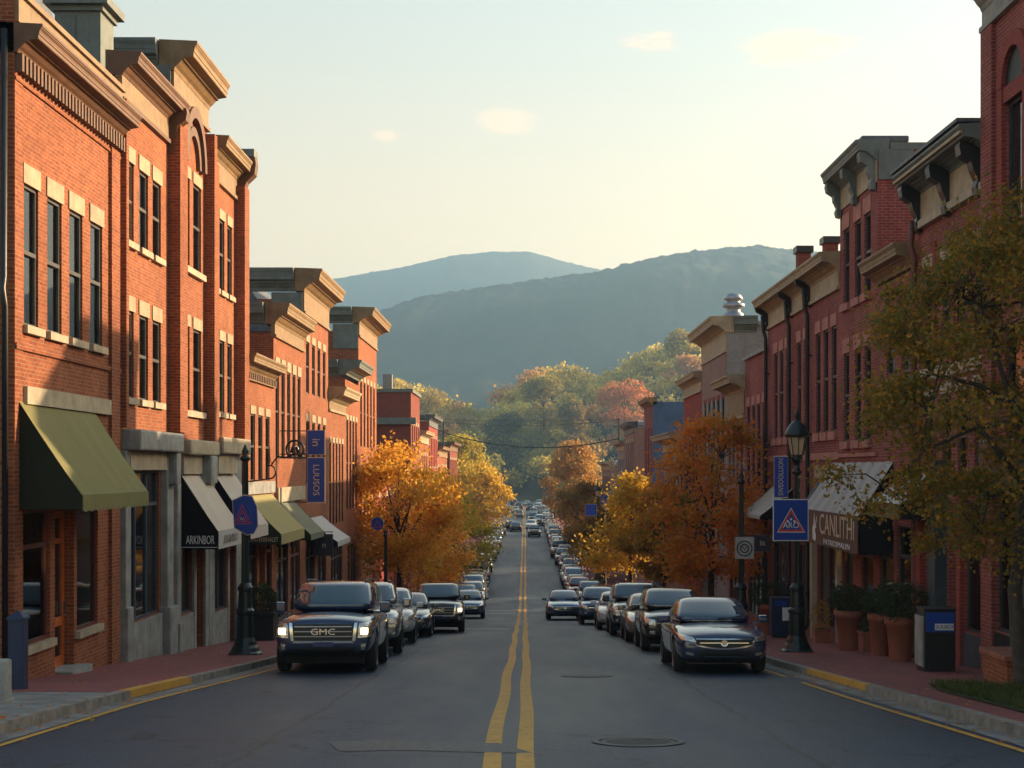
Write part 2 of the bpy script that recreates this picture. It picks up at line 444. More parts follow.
# tarred lane joints and oil drips
sxx = N(t, 'ShaderNodeSeparateXYZ'); t.links.new(wv_.outputs[0], sxx.inputs[0]); sx0 = N(t, 'ShaderNodeSeparateXYZ'); t.links.new(uvn.outputs['Object'], sx0.inputs[0])
jw = noise(t, .9, 4, stretch=(.2, 1, 1)); ab = N(t, 'ShaderNodeMath', operation='ABSOLUTE'); t.links.new(sx0.outputs['X'], ab.inputs[0])
jd = N(t, 'ShaderNodeMath', operation='MULTIPLY_ADD'); jd.inputs[1].default_value = .35; t.links.new(jw.outputs['Fac'], jd.inputs[0]); t.links.new(ab.outputs[0], jd.inputs[2])
js = N(t, 'ShaderNodeMath', operation='SUBTRACT'); js.inputs[1].default_value = 3.05; t.links.new(jd.outputs[0], js.inputs[0]); ja = N(t, 'ShaderNodeMath', operation='ABSOLUTE'); t.links.new(js.outputs[0], ja.inputs[0])
c = mixc(t, ramp(t, ja.outputs[0], .02, .05, .75, 0), c, (.011, .011, .012))
oil = noise(t, 2.2, 3, stretch=(1, .6, 1)); c = mixc(t, ramp(t, oil.outputs['Fac'], .63, .70, 0, .6), c, (.012, .013, .015))
t.links.new(c, p.inputs['Base Color'])
t.links.new(ramp(t, big.outputs['Fac'], .3, .7, .46, .62), p.inputs['Roughness'])
bp = N(t, 'ShaderNodeBump'); setin(bp, Strength=.7, Distance=.02); t.links.new(fine.outputs['Fac'], bp.inputs['Height']); t.links.new(bp.outputs[0], p.inputs['Normal'])

paver, t, p = nt('red_brick_pavers'); setin(p, Roughness=.8)
uv = N(t, 'ShaderNodeUVMap'); uv.uv_map = 'UVMap'
b = N(t, 'ShaderNodeTexBrick'); setin(b, Color1=(.27, .056, .052, 1), Color2=(.21, .044, .042, 1), Mortar=(.12, .042, .04, 1), Scale=1, Mortar_Size=.006, Brick_Width=.2, Row_Height=.1)
t.links.new(uv.outputs[0], b.inputs['Vector'])
st = noise(t, .8, 6); s2 = noise(t, 6, 4)
c = mixc(t, ramp(t, st.outputs['Fac'], .42, .7, 0, .5), b.outputs['Color'], (.10, .032, .032))
c = mixc(t, ramp(t, s2.outputs['Fac'], .55, .8, 0, .4), c, (.2, .1, .09)); t.links.new(c, p.inputs['Base Color'])
bp = N(t, 'ShaderNodeBump', invert=True); setin(bp, Strength=.4, Distance=.006); t.links.new(b.outputs['Fac'], bp.inputs['Height']); t.links.new(bp.outputs[0], p.inputs['Normal'])

kerb_m = M('granite_kerb', (.21, .19, .165), .85, var=.35, scale=4, bump=.5, bscale=25, streak=.3)
yellow = M('worn_yellow_paint', (.50, .26, .035), .7, var=.12)
t = yellow.node_tree; p = t.nodes['Principled BSDF']
wr = noise(t, 9, 6, rough=.75); lk = p.inputs['Base Color'].links[0].from_socket
t.links.new(mixc(t, ramp(t, wr.outputs['Fac'], .56, .68, 0, .85), lk, (.06, .058, .052)), p.inputs['Base Color'])
whitep = M('worn_white_paint', (.5, .5, .48), .7, var=.3, scale=6)
earth = M('earth', (.06, .055, .035), .95, var=.3, scale=.05)

g = MB()
xs = [-1480, -500, -120, -40, -12, 12, 40, 120, 500, 1480]
yy = [-60, 0, 20, 40, 60, 80, 85, 90, 95, 100, 105, 110, 115, 140, 300, 480, 900, 3280]
v = [(x, y, G(y) - .04) for y in yy for x in xs]; nx = len(xs)
g.add(v, [(j*nx+i, j*nx+i+1, (j+1)*nx+i+1, (j+1)*nx+i) for j in range(len(yy)-1) for i in range(nx-1)])
g.build('ground', earth, fix=False)['kind'] = 'structure'
strip('road', asph, kerbL, kerbR, YS, 0)
strip('pavement', paver, lambda y: -WL - .6, lambda y: kerbL(y) - .18, [y for y in YS if 22 <= y <= 320], .13)
strip('pavement', paver, lambda y: kerbR(y) + .18, lambda y: WR + .6, [y for y in YS if y <= 320], .13)
strip('pavement', conc, lambda y: -WL - 2.5, lambda y: kerbL(y) - .18, [-30, -10, 0, 10, 16, 18, 20, 22], .126)
YK = [y for y in YS if -10 <= y <= 320]
strip('kerb', kerb_m, lambda y: kerbL(y) - .18, kerbL, YK, .135, thick=.2)
strip('kerb', kerb_m, kerbR, lambda y: kerbR(y) + .18, YK, .135, thick=.2)
strip('gutter', conc, kerbL, lambda y: kerbL(y) + .32, YK, .004)
strip('gutter', conc, lambda y: kerbR(y) - .32, kerbR, YK, .004)
strip('kerb_paint', yellow, lambda y: kerbL(y) - .185, lambda y: kerbL(y) + .006, [22.2, 23, 24, 25.5], .141, thick=.12)
strip('kerb_paint', yellow, lambda y: kerbR(y) - .006, lambda y: kerbR(y) + .1, [23.5, 24.5, 26, 28], .141, thick=.1)
# painted lines: wobble as the photograph's do
wob1 = lambda y: .010 * math.sin(y * .21) + .02 * math.sin(y * .57 + 1)
YC = [8 + .8 * i for i in range(95)] + [84 + 4 * i for i in range(95)]
strip('centre_line', yellow, lambda y: -.42 + wob1(y), lambda y: -.24 + wob1(y), YC, .004)
strip('centre_line', yellow, lambda y: -.07 + .7 * wob1(y + 3), lambda y: .11 + .7 * wob1(y + 3), YC, .004)
edgeL = lambda y: kerbL(y) + .36 + .03 * math.sin(y * .5); edgeR = lambda y: kerbR(y) - .46 + .03 * math.sin(y * .4 + 2)
strip('edge_line', yellow, edgeL, lambda y: edgeL(y) + .1, [8 + 1.2 * i for i in range(20)], .008)
strip('edge_line', yellow, lambda y: edgeR(y) - .1, edgeR, [8 + 1.2 * i for i in range(16)], .008)
strip('edge_line', yellow, lambda y: edgeR(y) - .1, edgeR, [27.5 + 1.2 * i for i in range(8)], .008)
for ya in (57.2, 86.0):
    strip('stop_line', whitep, -5.0 if ya > 60 else -3.0, -.6, [ya, ya + .45], .004)
# repaired patch and iron covers in the carriageway
patch_m = M('tar_patch', (.024, .031, .042), .55, var=.3, bump=.4)
def cover(px, py, rad, label, mat=None):
    y = 1.75 / ((py - 585) / F); X = (px - 525) * y / F
    mb = MB()
    for (r0, r1, dz) in ((0, rad * .8, .008), (rad * .84, rad, .012)):
        n = 28; vv = []
        for k in range(n):
            a = 2 * math.pi * k / n
            for r in (r0, r1): vv.append((X + r * math.cos(a), y + r * math.sin(a), G(y + r * math.sin(a)) + dz))
        mb.add(vv, [(2*k, 2*k+1, (2*k+3) % (2*n), (2*k+2) % (2*n)) for k in range(n)])
    for k in range(-3, 4):
        e = rad * math.sqrt(max(.05, .5 - (k * .2) ** 2)); ya, yb = y + k * rad * .2 - .02, y + k * rad * .2 + .02
        mb.quad((X - e, ya, G(ya) + .013), (X + e, ya, G(ya) + .013), (X + e, yb, G(yb) + .013), (X - e, yb, G(yb) + .013))
    tag(mb.build('manhole_cover', mat or M('cast_iron', (.05, .055, .062), .6, .2, var=.4, scale=12)), label, 'manhole cover')
cover(638, 742, .52, 'round iron manhole cover in the right lane near the camera')
cover(587, 676, .5, 'dark round manhole cover further up the right lane')
pm = MB(); pm.grid(lambda u, w: (-1.95 + 2.0 * u - .3 * w + .07 * math.sin(9 * u + w), 15.2 + .95 * w + .12 * math.sin(5 * u), G(15.2 + .95 * w + .12 * math.sin(5 * u)) + .005), 14, 4)
tag(pm.build('road_patch', patch_m, fix=False), kind='structure')

# ------------------------------------------------------------------ facades
def fx(side):
    W = WL if side < 0 else WR
    return lambda o: side * (W - o)

class Building:
    def __init__(s, label, side, y0, y1, top, wall, depth=9, cat='building', setback=0):
        s.side = side; s.y0, s.y1, s.top = y0, y1, top; s.wall_m = wall; s.depth = depth
        W = (WL if side < 0 else WR) + setback
        s.X = lambda o: side * (W - o)
        s.zb = G(y1) - .5
        s.root = thing('building', label, cat, (s.X(0), (y0 + y1) / 2, G((y0 + y1) / 2)))
        s.open = []; s.jobs = []
    # out, y, z box
    def fb(s, mb, o0, o1, y0, y1, z0, z1): mb.box(s.X(o0), s.X(o1), y0, y1, z0, z1); return mb
    def part(s, name, mat, o0, o1, y0, y1, z0, z1, b=0, parent=None, label=None):
        mb = MB()
        if b: mb.bbox(s.X(o0), s.X(o1), y0, y1, z0, z1, b)
        else: s.fb(mb, o0, o1, y0, y1, z0, z1)
        return mb.build(name, mat, parent or s.root, label=label)
    def window(s, ya, yb, z0, z1, rev=.12, frame=frame_d, lintel=None, lh=.3, sill=None, style='sash', arch=False, glass=None, sh=.14):
        s.open.append((ya, yb, z0, z1, rev)); t = .055
        mb = MB(); a, b_ = -rev, -rev + .07
        s.fb(mb, a, b_, ya, ya + t, z0, z1); s.fb(mb, a, b_, yb - t, yb, z0, z1)
        s.fb(mb, a, b_, ya + t, yb - t, z0, z0 + t); s.fb(mb, a, b_, ya + t, yb - t, z1 - t, z1)
        if style == 'sash':
            zm = z0 + (z1 - z0) * .52
            s.fb(mb, a + .01, b_ + .02, ya + t, yb - t, zm - .035, zm + .035)
        elif style == 'shop':
            n = max(1, int(round((yb - ya) / 1.1)))
            for k in range(1, n):
                yc = ya + (yb - ya) * k / n; s.fb(mb, a, b_, yc - .04, yc + .04, z0 + t, z1 - t)
            zt = z1 - min(.75, (z1 - z0) * .27)
            s.fb(mb, a + .01, b_ + .015, ya + t, yb - t, zt - .04, zt + .04)
        w = mb.build('window', frame, s.root)
        q = MB(); s.fb(q, a + .018, a + .03, ya + t, yb - t, z0 + t, z1 - t); see = glass or (win_pane if s.y1 < 75 and style == 'sash' else pane); q.build('pane', see, w)
        if see == win_pane:
            rs = random.Random(int(ya * 131 + z0 * 17)); s.part('unlit_backing', unlit_dark, -rev - .75, -rev - .7, ya - .3, yb + .3, z0 - .2, z1 + .2, parent=w)
            if rs.random() < .5: s.part('blind', rs.choice(blind_m), -rev - .06, -rev - .045, ya + .02, yb - .02, z1 - (z1 - z0) * rs.choice((.22, .35, .48, .5, .8)), z1, parent=w)
            elif rs.random() < .5:
                for c0, c1 in ((ya, ya + (yb - ya) * .27), (yb - (yb - ya) * .27, yb)): s.part('curtain', rs.choice(blind_m), -rev - .07, -rev - .05, c0, c1, z0, z1, parent=w)
        if lintel: s.part('lintel', lintel, -.05, .025, ya - .07, yb + .07, z1 + .003, z1 + lh, parent=w)
        if sill: s.part('sill', sill, -rev + .08, .1, ya - .1, yb + .1, z0 - sh, z0 - .003, parent=w)
        return w
    def door(s, ya, yb, z0, z1, rev=.28, mat=door_o, glass=True):
        s.open.append((ya, yb, z0, z1, rev)); mb = MB(); a, b_ = -rev, -rev + .07; t = .14
        if glass:
            s.fb(mb, a, b_, ya, ya + t, z0, z1); s.fb(mb, a, b_, yb - t, yb, z0, z1)
            zm = z0 + .9
            for (p0, p1) in ((z0, z0 + .25), (zm - .08, zm + .08), (z1 - .14, z1), (z1 - .62, z1 - .52)): s.fb(mb, a, b_, ya + t, yb - t, p0, p1)
        else: s.fb(mb, a, b_, ya, yb, z0, z1)
        d = mb.build('door', mat, s.root)
        if glass: s.part('pane', pane, a + .02, a + .03, ya + t, yb - t, z0 + .25, z1 - .14, parent=d)
        s.part('handle', chrome, b_, b_ + .05, yb - .1, yb - .07, z0 + 1.0, z0 + 1.25, parent=d)
    def finish(s, roof=True):
        X = s.X; mb = MB(); eps = 1e-4
        ys = sorted({s.y0, s.y1} | {e for o in s.open for e in o[:2]}); zs = sorted({s.zb, s.top} | {e for o in s.open for e in o[2:4]})
        for i in range(len(ys) - 1):
            for j in range(len(zs) - 1):
                yc, zc = (ys[i] + ys[i+1]) / 2, (zs[j] + zs[j+1]) / 2
                if any(o[0] < yc < o[1] and o[2] < zc < o[3] for o in s.open): continue
                mb.quad((X(0), ys[i], zs[j]), (X(0), ys[i+1], zs[j]), (X(0), ys[i+1], zs[j+1]), (X(0), ys[i], zs[j+1]))
        for (a, b, c, d, r) in s.open:
            mb.quad((X(0), a, c), (X(0), a, d), (X(-r), a, d), (X(-r), a, c))
            mb.quad((X(0), b, c), (X(-r), b, c), (X(-r), b, d), (X(0), b, d))
            mb.quad((X(0), a, c), (X(-r), a, c), (X(-r), b, c), (X(0), b, c))
            mb.quad((X(0), a, d), (X(0), b, d), (X(-r), b, d), (X(-r), a, d))
        D = -s.depth
        for y in (s.y0, s.y1): mb.quad((X(0), y, s.zb), (X(D), y, s.zb), (X(D), y, s.top), (X(0), y, s.top))
        mb.quad((X(D), s.y0, s.zb), (X(D), s.y1, s.zb), (X(D), s.y1, s.top), (X(D), s.y0, s.top))
        mb.build('wall', s.wall_m, s.root, fix=False)
        r = MB(); s.fb(r, D, -.02, s.y0 + .02, s.y1 - .02, s.top - .25, s.top - .05); r.build('roof', roofm, s.root)
    def cornice(s, z0, z1, proj, mat, y0=None, y1=None, frieze=None, wrap=None, prof=None, dent=0, dmat=None, over=.18):
        """moulded cornice; z0 its foot on the wall, z1 its top; frieze = (height, material) below it"""
        y0 = s.y0 if y0 is None else y0; y1 = s.y1 if y1 is None else y1; h = z1 - z0; p = proj
        pr = prof or [(-.3, z0), (.06, z0), (.09, z0 + .12 * h), (.16 * p + .06, z0 + .2 * h), (.4 * p, z0 + .34 * h), (.5 * p, z0 + .36 * h), (.5 * p, z0 + .42 * h), (.84 * p, z0 + .47 * h), (.86 * p, z0 + .5 * h), (.86 * p, z0 + .62 * h), (.89 * p, z0 + .63 * h), (.89 * p, z0 + .69 * h), (.91 * p, z0 + .78 * h), (.97 * p, z0 + .86 * h), (.97 * p, z0 + .89 * h), (p, z0 + .9 * h), (p, z1), (-.3, z1 + .04)]
        mb = MB(); mb.ext(pr, y0 - over, y1 + over * .3, s.X)
        o = mb.build('cornice', mat, s.root)
        if frieze:
            s.part('frieze', frieze[1], -.1, .05, y0 + .01, y1 - .01, z0 - frieze[0], z0 - .003, parent=o)
            s.part('moulding', mat, -.1, .1, y0 - .02, y1 + .02, z0 - frieze[0] - .1, z0 - frieze[0] - .003, parent=o)
        if dent:
            d = MB(); n = int((y1 - y0) / dent)
            zt = z0 - (frieze[0] if frieze else 0) - .003
            for k in range(n):
                yy = y0 + (k + .25) * (y1 - y0) / n
                s.fb(d, -.05, .13, yy, yy + .5 * (y1 - y0) / n, z0 - dmat[1], z0 - .003)
            d.build('dentils', dmat[0], o)
        if wrap:
            d = MB(); L = wrap[0]
            d.extx([(y0 - q[0] * .55, q[1]) if q[0] > 0 else (y0 + .2, q[1]) for q in pr], s.X(-L), s.X(-.32))
            d.build('cornice_return', wrap[1], o)
        return o
    def brackets(s, ys, z0, z1, p, mat, w=.22):
        for y in ys:
            h = z1 - z0
            pr = [(.03, z0), (.14, z0 + .04 * h), (.17, z0 + .18 * h), (.13, z0 + .3 * h), (.22, z0 + .48 * h), (.5 * p, z0 + .62 * h), (.88 * p, z0 + .74 * h), (.94 * p, z0 + .9 * h), (.9 * p, z1), (.03, z1)]
            mb = MB(); mb.ext(pr, y - w / 2, y + w / 2, s.X); mb.build('bracket', mat, s.root)
    def course(s, z0, z1, mat, p=.05, name='string_course', y0=None, y1=None):
        s.part(name, mat, -.1, p, (s.y0 if y0 is None else y0) + .01, (s.y1 if y1 is None else y1) - .01, z0, z1)
    def awning(s, y0, y1, z0, z1, proj, mat, val, vmat=None, side_m=None, scallop=False, label=None, o0=.02, ribs=0):
        """sloping canvas from z0 on the wall down to z1 at the front, closed sides, hanging valance"""
        X = s.X; n = 24
        def fall(u, w):
            sag = .035 * math.sin(math.pi * w) + (.018 * math.cos(2 * math.pi * ribs * u) * math.sin(math.pi * min(1, w + .15)) if ribs else 0)
            return (X(o0 + (proj - o0) * w), y0 + (y1 - y0) * u, z0 + (z1 - z0) * w - sag)
        mb = MB(); mb.smooth = True; mb.grid(fall, n * (3 if ribs else 1), 8)
        a = mb.build('awning', mat, s.root, fix=False, label=label)
        for y in (y0 + .012, y1 - .012):
            pts = [(o0, z0 - .02), (proj - .01, z1 - .02), (proj - .01, z1 - val), (o0, z1 - val)]
            MB().add([(X(o), y, z) for o, z in pts], [(0, 1, 2, 3)]).build('awning_side', side_m or mat, a, fix=False)
        v = MB(); k = 60
        for i in range(k):
            ua, ub = i / k, (i + 1) / k
            za = z1 - val - (.05 * abs(math.sin(ua * math.pi * 12)) if scallop else 0); zb_ = z1 - val - (.05 * abs(math.sin(ub * math.pi * 12)) if scallop else 0)
            v.quad((X(proj + .01), y0 + (y1 - y0) * ua, z1), (X(proj + .01), y0 + (y1 - y0) * ub, z1), (X(proj + .01), y0 + (y1 - y0) * ub, zb_), (X(proj + .01), y0 + (y1 - y0) * ua, za))
        v.build('valance', vmat or mat, a, fix=False)
        fr = MB(); r = .018
        for y in (y0 + .05, y1 - .05): fr.tube([(X(o0), y, z1 - .05), (X(proj - .03), y, z1 - .05)], r, 6)
        fr.tube([(X(proj - .03), y0 + .05, z1 - .05), (X(proj - .03), y1 - .05, z1 - .05)], r, 6)
        fr.build('awning_frame', blackp, a)
        return a
    def room(s, y0, y1, z0, z1, rev, lamps=()):
        mb = MB(); a, b = -rev + .02, -rev - 2.4; X = s.X
        for q in (((b, y0, z0), (b, y1, z0), (b, y1, z1), (b, y0, z1)), ((a, y0, z0), (b, y0, z0), (b, y0, z1), (a, y0, z1)), ((a, y1, z0), (b, y1, z0), (b, y1, z1), (a, y1, z1)),
                  ((a, y0, z0), (a, y1, z0), (b, y1, z0), (b, y0, z0)), ((a, y0, z1), (a, y1, z1), (b, y1, z1), (b, y0, z1))):
            mb.quad(*[(X(o), y, z) for o, y, z in q])
        r = mb.build('shop_interior', room, s.root, fix=False)
        sh = MB()
        for k in range(3): s.fb(sh, -rev - 2.3, -rev - 1.9, y0 + .1, y1 - .1, z0 + .5 + .5 * k, z0 + .54 + .5 * k)
        s.fb(sh, -rev - .9, -rev - .5, y0 + .3, y0 + (y1 - y0) * .7, z0 + .01, z0 + .55)
        sh.build('display_shelf', door_o, r)
        for (o, y, z) in lamps:
            m_ = MB(); m_.smooth = True; m_.lathe((X(-rev - o), y, z), [(.001, -.11), (.06, -.095), (.11, -.03), (.115, .02), (.09, .08), (.03, .11), (.001, .115)], 12); l = m_.build('pendant_lamp', warm, s.root)
            c_ = MB(); c_.tube([(X(-rev - o), y, z + .112), (X(-rev - o), y, z1)], .008, 5); c_.build('cord', blackp, l)
    def downspout(s, y, z0, z1, mat=blackp, p=.5):
        mb = MB(); mb.smooth = True
        mb.tube([(s.X(p * .6), y, z1 - .05), (s.X(p * .55), y, z1 - .3), (s.X(.2), y, z1 - .6), (s.X(.12), y, z1 - .85), (s.X(.12), y, z0 + .25), (s.X(.2), y, z0 + .1)], .07, 8)
        s_ = mb.build('downspout', mat, s.root)
        b = MB()
        for k in range(4):
            zz = z0 + (z1 - .9 - z0) * (k + .5) / 4; s.fb(b, 0, .2, y - .09, y + .09, zz, zz + .06)
        b.build('pipe_bracket', mat, s_)

unlit_dark = M('unlit_room_dark', (.018, .015, .013), .9)  # near-black backing sheet stands in for the unlit rooms behind the glass
YL = lambda px, W=WL: -W * F / (px - 525)
YR = lambda px, W=WR: W * F / (px - 525)
# ------------------------------------------------------------------ left row of buildings
def triple(b, spans, z0, z1, **k):
    for a, c in spans: b.window(a, c, z0, z1, **k)

# corner shop with the olive awning
b = Building('nearest left brick building with four tall upper windows above an olive awning', -1, 24.1, 30.4, 7.85, BR['orange'])
triple(b, [(24.6, 25.32), (25.8, 26.6), (27.05, 27.85), (28.35, 29.15)], 2.46, 4.87, lintel=cream, lh=.34, sill=stone, rev=.11)
b.window(24.35, 25.95, -3.0, -.7, rev=.12, sill=stone, style='shop', frame=frame_r, glass=shop_pane)
b.door(26.22, 27.32, -3.72, -.75, rev=.25)
b.window(27.5, 28.85, -3.05, -.75, rev=.11, sill=stone, frame=frame_r, style='plain')
b.room(24.35, 25.9, -3.2, -.6, .12, [(.15, 25.15, -1.5), (.16, 25.7, -1.65), (.5, 25.6, -1.4)])
b.cornice(6.95, 7.42, .48, tan_d, dent=.19, dmat=(tan_d, .3), over=.0)
b.part('parapet', tan, -.35, .08, 24.12, 30.38, 7.47, 7.9)
b.part('parapet_cap', tan, -.4, .14, 24.1, 30.39, 7.903, 8.0)
b.course(6.5, 6.56, BR['orange'], .04, 'brick_course'); b.course(2.02, 2.12, BR['orange'], .05, 'brick_course')
b.part('pier', BR['orange'], -.1, .02, 24.103, 24.5, -4.2, 6.6); b.part('pier', BR['orange'], -.1, .07, 29.6, 30.2, -4.6, 6.6)
b.part('shopfront_header', stone, -.1, .09, 24.52, 29.5, 1.12, 1.42)
olive = canvas('olive_canvas', (.20, .185, .075))
dark_cloth = canvas('dark_olive_canvas', (.02, .022, .012))
b.awning(24.3, 28.55, 1.15, -.42, 1.08, olive, .24, side_m=dark_cloth, scallop=True, label='olive canvas awning with a scalloped valance')
b.part('doorstep', stone_g, -.45, .32, 26.25, 27.45, -4.1, -3.66, .02)
mb = MB(); mb.smooth = True
mb.tube([(b.X(-.12), 24.0, 7.3), (b.X(-.12), 23.98, 3.2), (b.X(-.1), 23.85, 3.0), (b.X(-.1), 23.97, 2.7), (b.X(-.1), 23.98, -3.5)], .055, 8)
b_ds = mb.build('downspout', blackp, b.root)
b.finish()

# stone shopfront building, three windows a floor
b = Building('left brick building over a grey stone shopfront, brown scrolled cornice', -1, 30.405, 34.9, 8.25, BR['orange2'])
sp = [(30.75, 31.5), (31.95, 32.7), (33.1, 33.85)]
triple(b, sp, 4.9, 6.62, lintel=cream, lh=.33, sill=stone); triple(b, sp, 1.55, 3.42, lintel=cream, lh=.33, sill=stone)
b.window(30.85, 33.7, -3.3, -.02, rev=.12, style='shop', frame=frame_b)
b.cornice(8.3, 8.78, .45, tan_d, frieze=(.46, tan), over=.0)
b.brackets([34.6], 7.5, 8.6, .5, tan_d, .3)
b.part('shop_cornice', stone_g, -.1, .42, 30.55, 34.4, .42, .86, .05); b.part('shop_fascia', stone, -.1, .16, 30.7, 33.8, .0, .417)
b.part('stone_base', stone_g, -.2, .08, 30.8, 33.75, -5, -3.33)
b.part('stone_pier', stone_g, -.1, .13, 30.42, 30.83, -5, .41, .02); b.part('pier_base', stone_g, -.1, .18, 30.41, 30.88, -5, -2.9, .03)
b.part('stone_pier', stone_g, -.1, .16, 33.85, 34.45, -5, .3, .03); b.part('pier_base', stone_g, -.1, .24, 33.8, 34.55, -5, -3.2, .03); b.part('pier_bracket', stone_g, -.1, .36, 33.95, 34.4, -.35, .45, .08)
b.part('pilaster', BR['orange'], -.1, .3, 34.5, 34.88, .9, 8.9); b.part('pilaster', BR['orange'], -.1, .14, 30.42, 30.62, .9, 7.8)
# roof turret and slate slope standing back from the front
mb = MB(); X = b.X
mb.box(X(-1.75), X(-.75), 31.6, 32.6, 8.0, 10.0); mb.box(X(-1.82), X(-.68), 31.53, 32.67, 10.0, 10.12); mb.box(X(-1.95), X(-.55), 31.4, 32.8, 10.12, 10.3)
mb.box(X(-1.4), X(-1.3), 31.56, 31.6, 8.2, 9.9)
ch = mb.build('roof_turret', lead, b.root)
mb = MB(); mb.lathe((X(-1.25), 32.1, 10.3), [(.98, 0), (.55, .28), (.1, .5)], 4, a0=.5); mb.build('turret_cap', slate, ch)
mb = MB(); mb.add([(X(-6), 31.2, 8.2), (X(-1.9), 31.2, 8.2), (X(-2.9), 31.2, 11.2), (X(-6), 31.2, 11.2), (X(-6), 34.7, 8.2), (X(-1.9), 34.7, 8.2), (X(-2.9), 34.7, 11.2), (X(-6), 34.7, 11.2)],
    [(0, 1, 2, 3), (4, 7, 6, 5), (1, 5, 6, 2), (3, 2, 6, 7), (0, 3, 7, 4)]); mb.build('mansard_roof', slate, b.root)
b.finish()

# taller middle house with the arch
b = Building('tall narrow left brick building with a heavy cornice and an arch over paired windows', -1, 34.905, 38.75, 9.4, BR['orange2'], depth=7)
for z0, z1 in ((5.1, 7.35), (1.5, 3.62)):
    triple(b, [(35.75, 36.75), (37.15, 38.05)], z0, z1, lintel=cream, lh=.3, rev=.12)
    b.part('sill', stone, -.05, .12, 35.65, 38.15, z0 - .16, z0 - .004)
b.cornice(9.62, 10.32, .62, tan, frieze=(.5, tan), wrap=(2.9, lead), over=.05)
b.part('parapet_side', lead, -3.2, -.02, 34.85, 34.9, 8.6, 9.75); 
mb = MB(); mb.smooth = False
for (r0, r1, o) in ((.95, 1.18, .16), (.6, .78, .1)):
    pts = []; n = 18
    for k in range(n):
        a0, a1 = math.pi * k / n, math.pi * (k + 1) / n; cy, cz = 36.9, 7.75
        q = [(cy + r * math.cos(a), cz + 1.25 * r * math.sin(a)) for a in (a0, a1) for r in (r0, r1)]
        v = [(b.X(-.05), *e) for e in q] + [(b.X(o), *e) for e in q]
        mb.add(v, [(0, 1, 3, 2), (4, 6, 7, 5), (0, 2, 6, 4), (1, 5, 7, 3), (0, 4, 5, 1), (2, 3, 7, 6)])
mb.build('window_arch', tan_d, b.root)
b.part('pilaster', BR['orange'], -.1, .28, 34.95, 35.35, .7, 8.9); b.part('pilaster', BR['orange'], -.1, .28, 38.4, 38.74, .7, 8.9)
b.part('shop_cornice', stone, -.1, .4, 35.2, 38.5, .38, .75, .05); b.part('shop_fascia', stone, -.1, .2, 35.3, 37.3, -.1, .376)
b.part('fascia_bracket', stone_g, -.1, .42, 37.4, 38.2, -.35, .375, .06)
b.window(35.5, 37.0, -3.6, -.7, style='shop', frame=frame_b); b.door(37.3, 38.3, -4.75, -1.3, rev=.3, mat=blue_shop)
b.part('stone_pier', stone_g, -.1, .14, 34.93, 35.3, -5.3, -.3, .03); b.part('pier_base', stone_g, -.1, .2, 34.92, 35.36, -5.3, -3.7, .03)
for ya, yb, zt in ((37.02, 37.28, -.12), (38.32, 38.72, -.12)): b.part('stone_pier', stone_g, -.1, .06, ya, yb, -5.4, zt)
b.part('stone_base', stone_g, -.2, .05, 35.42, 37.0, -5.4, -3.62); b.part('shop_header', stone_g, -.1, .04, 35.42, 37.0, -.68, -.11)
white_c = canvas('cream_canvas', (.58, .50, .41)); black_c = canvas('black_canvas', (.012, .010, .012))
a = b.awning(35.45, 38.3, .02, -1.5, 1.0, white_c, .44, side_m=black_c, vmat=canvas('cream_valance', (.5, .47, .43)), label='cream awning with black sides lettered in white', ribs=1)
lettering('ARKINBOR', .3, (b.X(.56), 35.455, -1.72), (1, 0, 0), (0, 0, 1), sign_white, a, sx=.47)
mb = MB(); mb.box(b.X(.04), b.X(.98), 35.448, 35.458, -1.9, -1.885); mb.build('lettering', sign_white, a)
lettering('ATKINBRO', .3, (b.X(1.02), 36.9, -1.74), (0, 1, 0), (0, 0, 1), M('faded_lettering', (.3, .26, .22), .8), a, sx=1.2)
b.finish()

b = Building('left brick building with triple windows and a curved tan cornice beside the arched house', -1, 38.755, 43.2, 8.35, BR['orange2'])
sp = [(39.3, 39.95), (40.35, 41.0), (41.4, 42.05)]
triple(b, sp, 5.0, 7.0, lintel=cream, lh=.28, sill=stone); triple(b, sp, 1.6, 3.62, lintel=cream, lh=.28, sill=stone)
b.cornice(8.5, 9.05, .5, tan, y0=39.2, y1=42.6, frieze=(.5, tan), wrap=(1.0, tan_d), over=0)
b.brackets([42.85], 7.3, 9.2, .62, tan_d, .4)
b.part('pilaster', BR['orange'], -.1, .25, 38.8, 39.15, .7, 8.2); b.part('pilaster', BR['orange'], -.1, .3, 42.45, 43.15, .7, 8.33)
b.part('finial', lead, -.5, .55, 42.6, 43.15, 9.2, 9.45, .04)
b.part('shop_cornice', stone, -.1, .38, 39.1, 43.0, .45, .9, .05); b.part('shop_fascia', stone, -.1, .18, 39.4, 42.0, -.1, .445)
b.window(39.5, 41.2, -3.9, -.8, style='shop', frame=frame_b); b.door(41.5, 42.4, -5.0, -1.5, mat=blue_shop)
for ya, yb in ((38.78, 39.48), (41.22, 41.48), (42.42, 43.15)): b.part('stone_pier', stone_g, -.1, .06, ya, yb, -5.6, .44 if ya < 39 or ya > 42 else -.11)
b.part('stone_base', stone_g, -.2, .05, 39.5, 41.2, -5.6, -3.92)
b.awning(39.6, 42.3, -.1, -1.55, 1.0, canvas('cream_canvas', (.56, .49, .42)), .34, side_m=black_c, label='smaller cream awning half hidden by the lamp post sign')
b.finish()

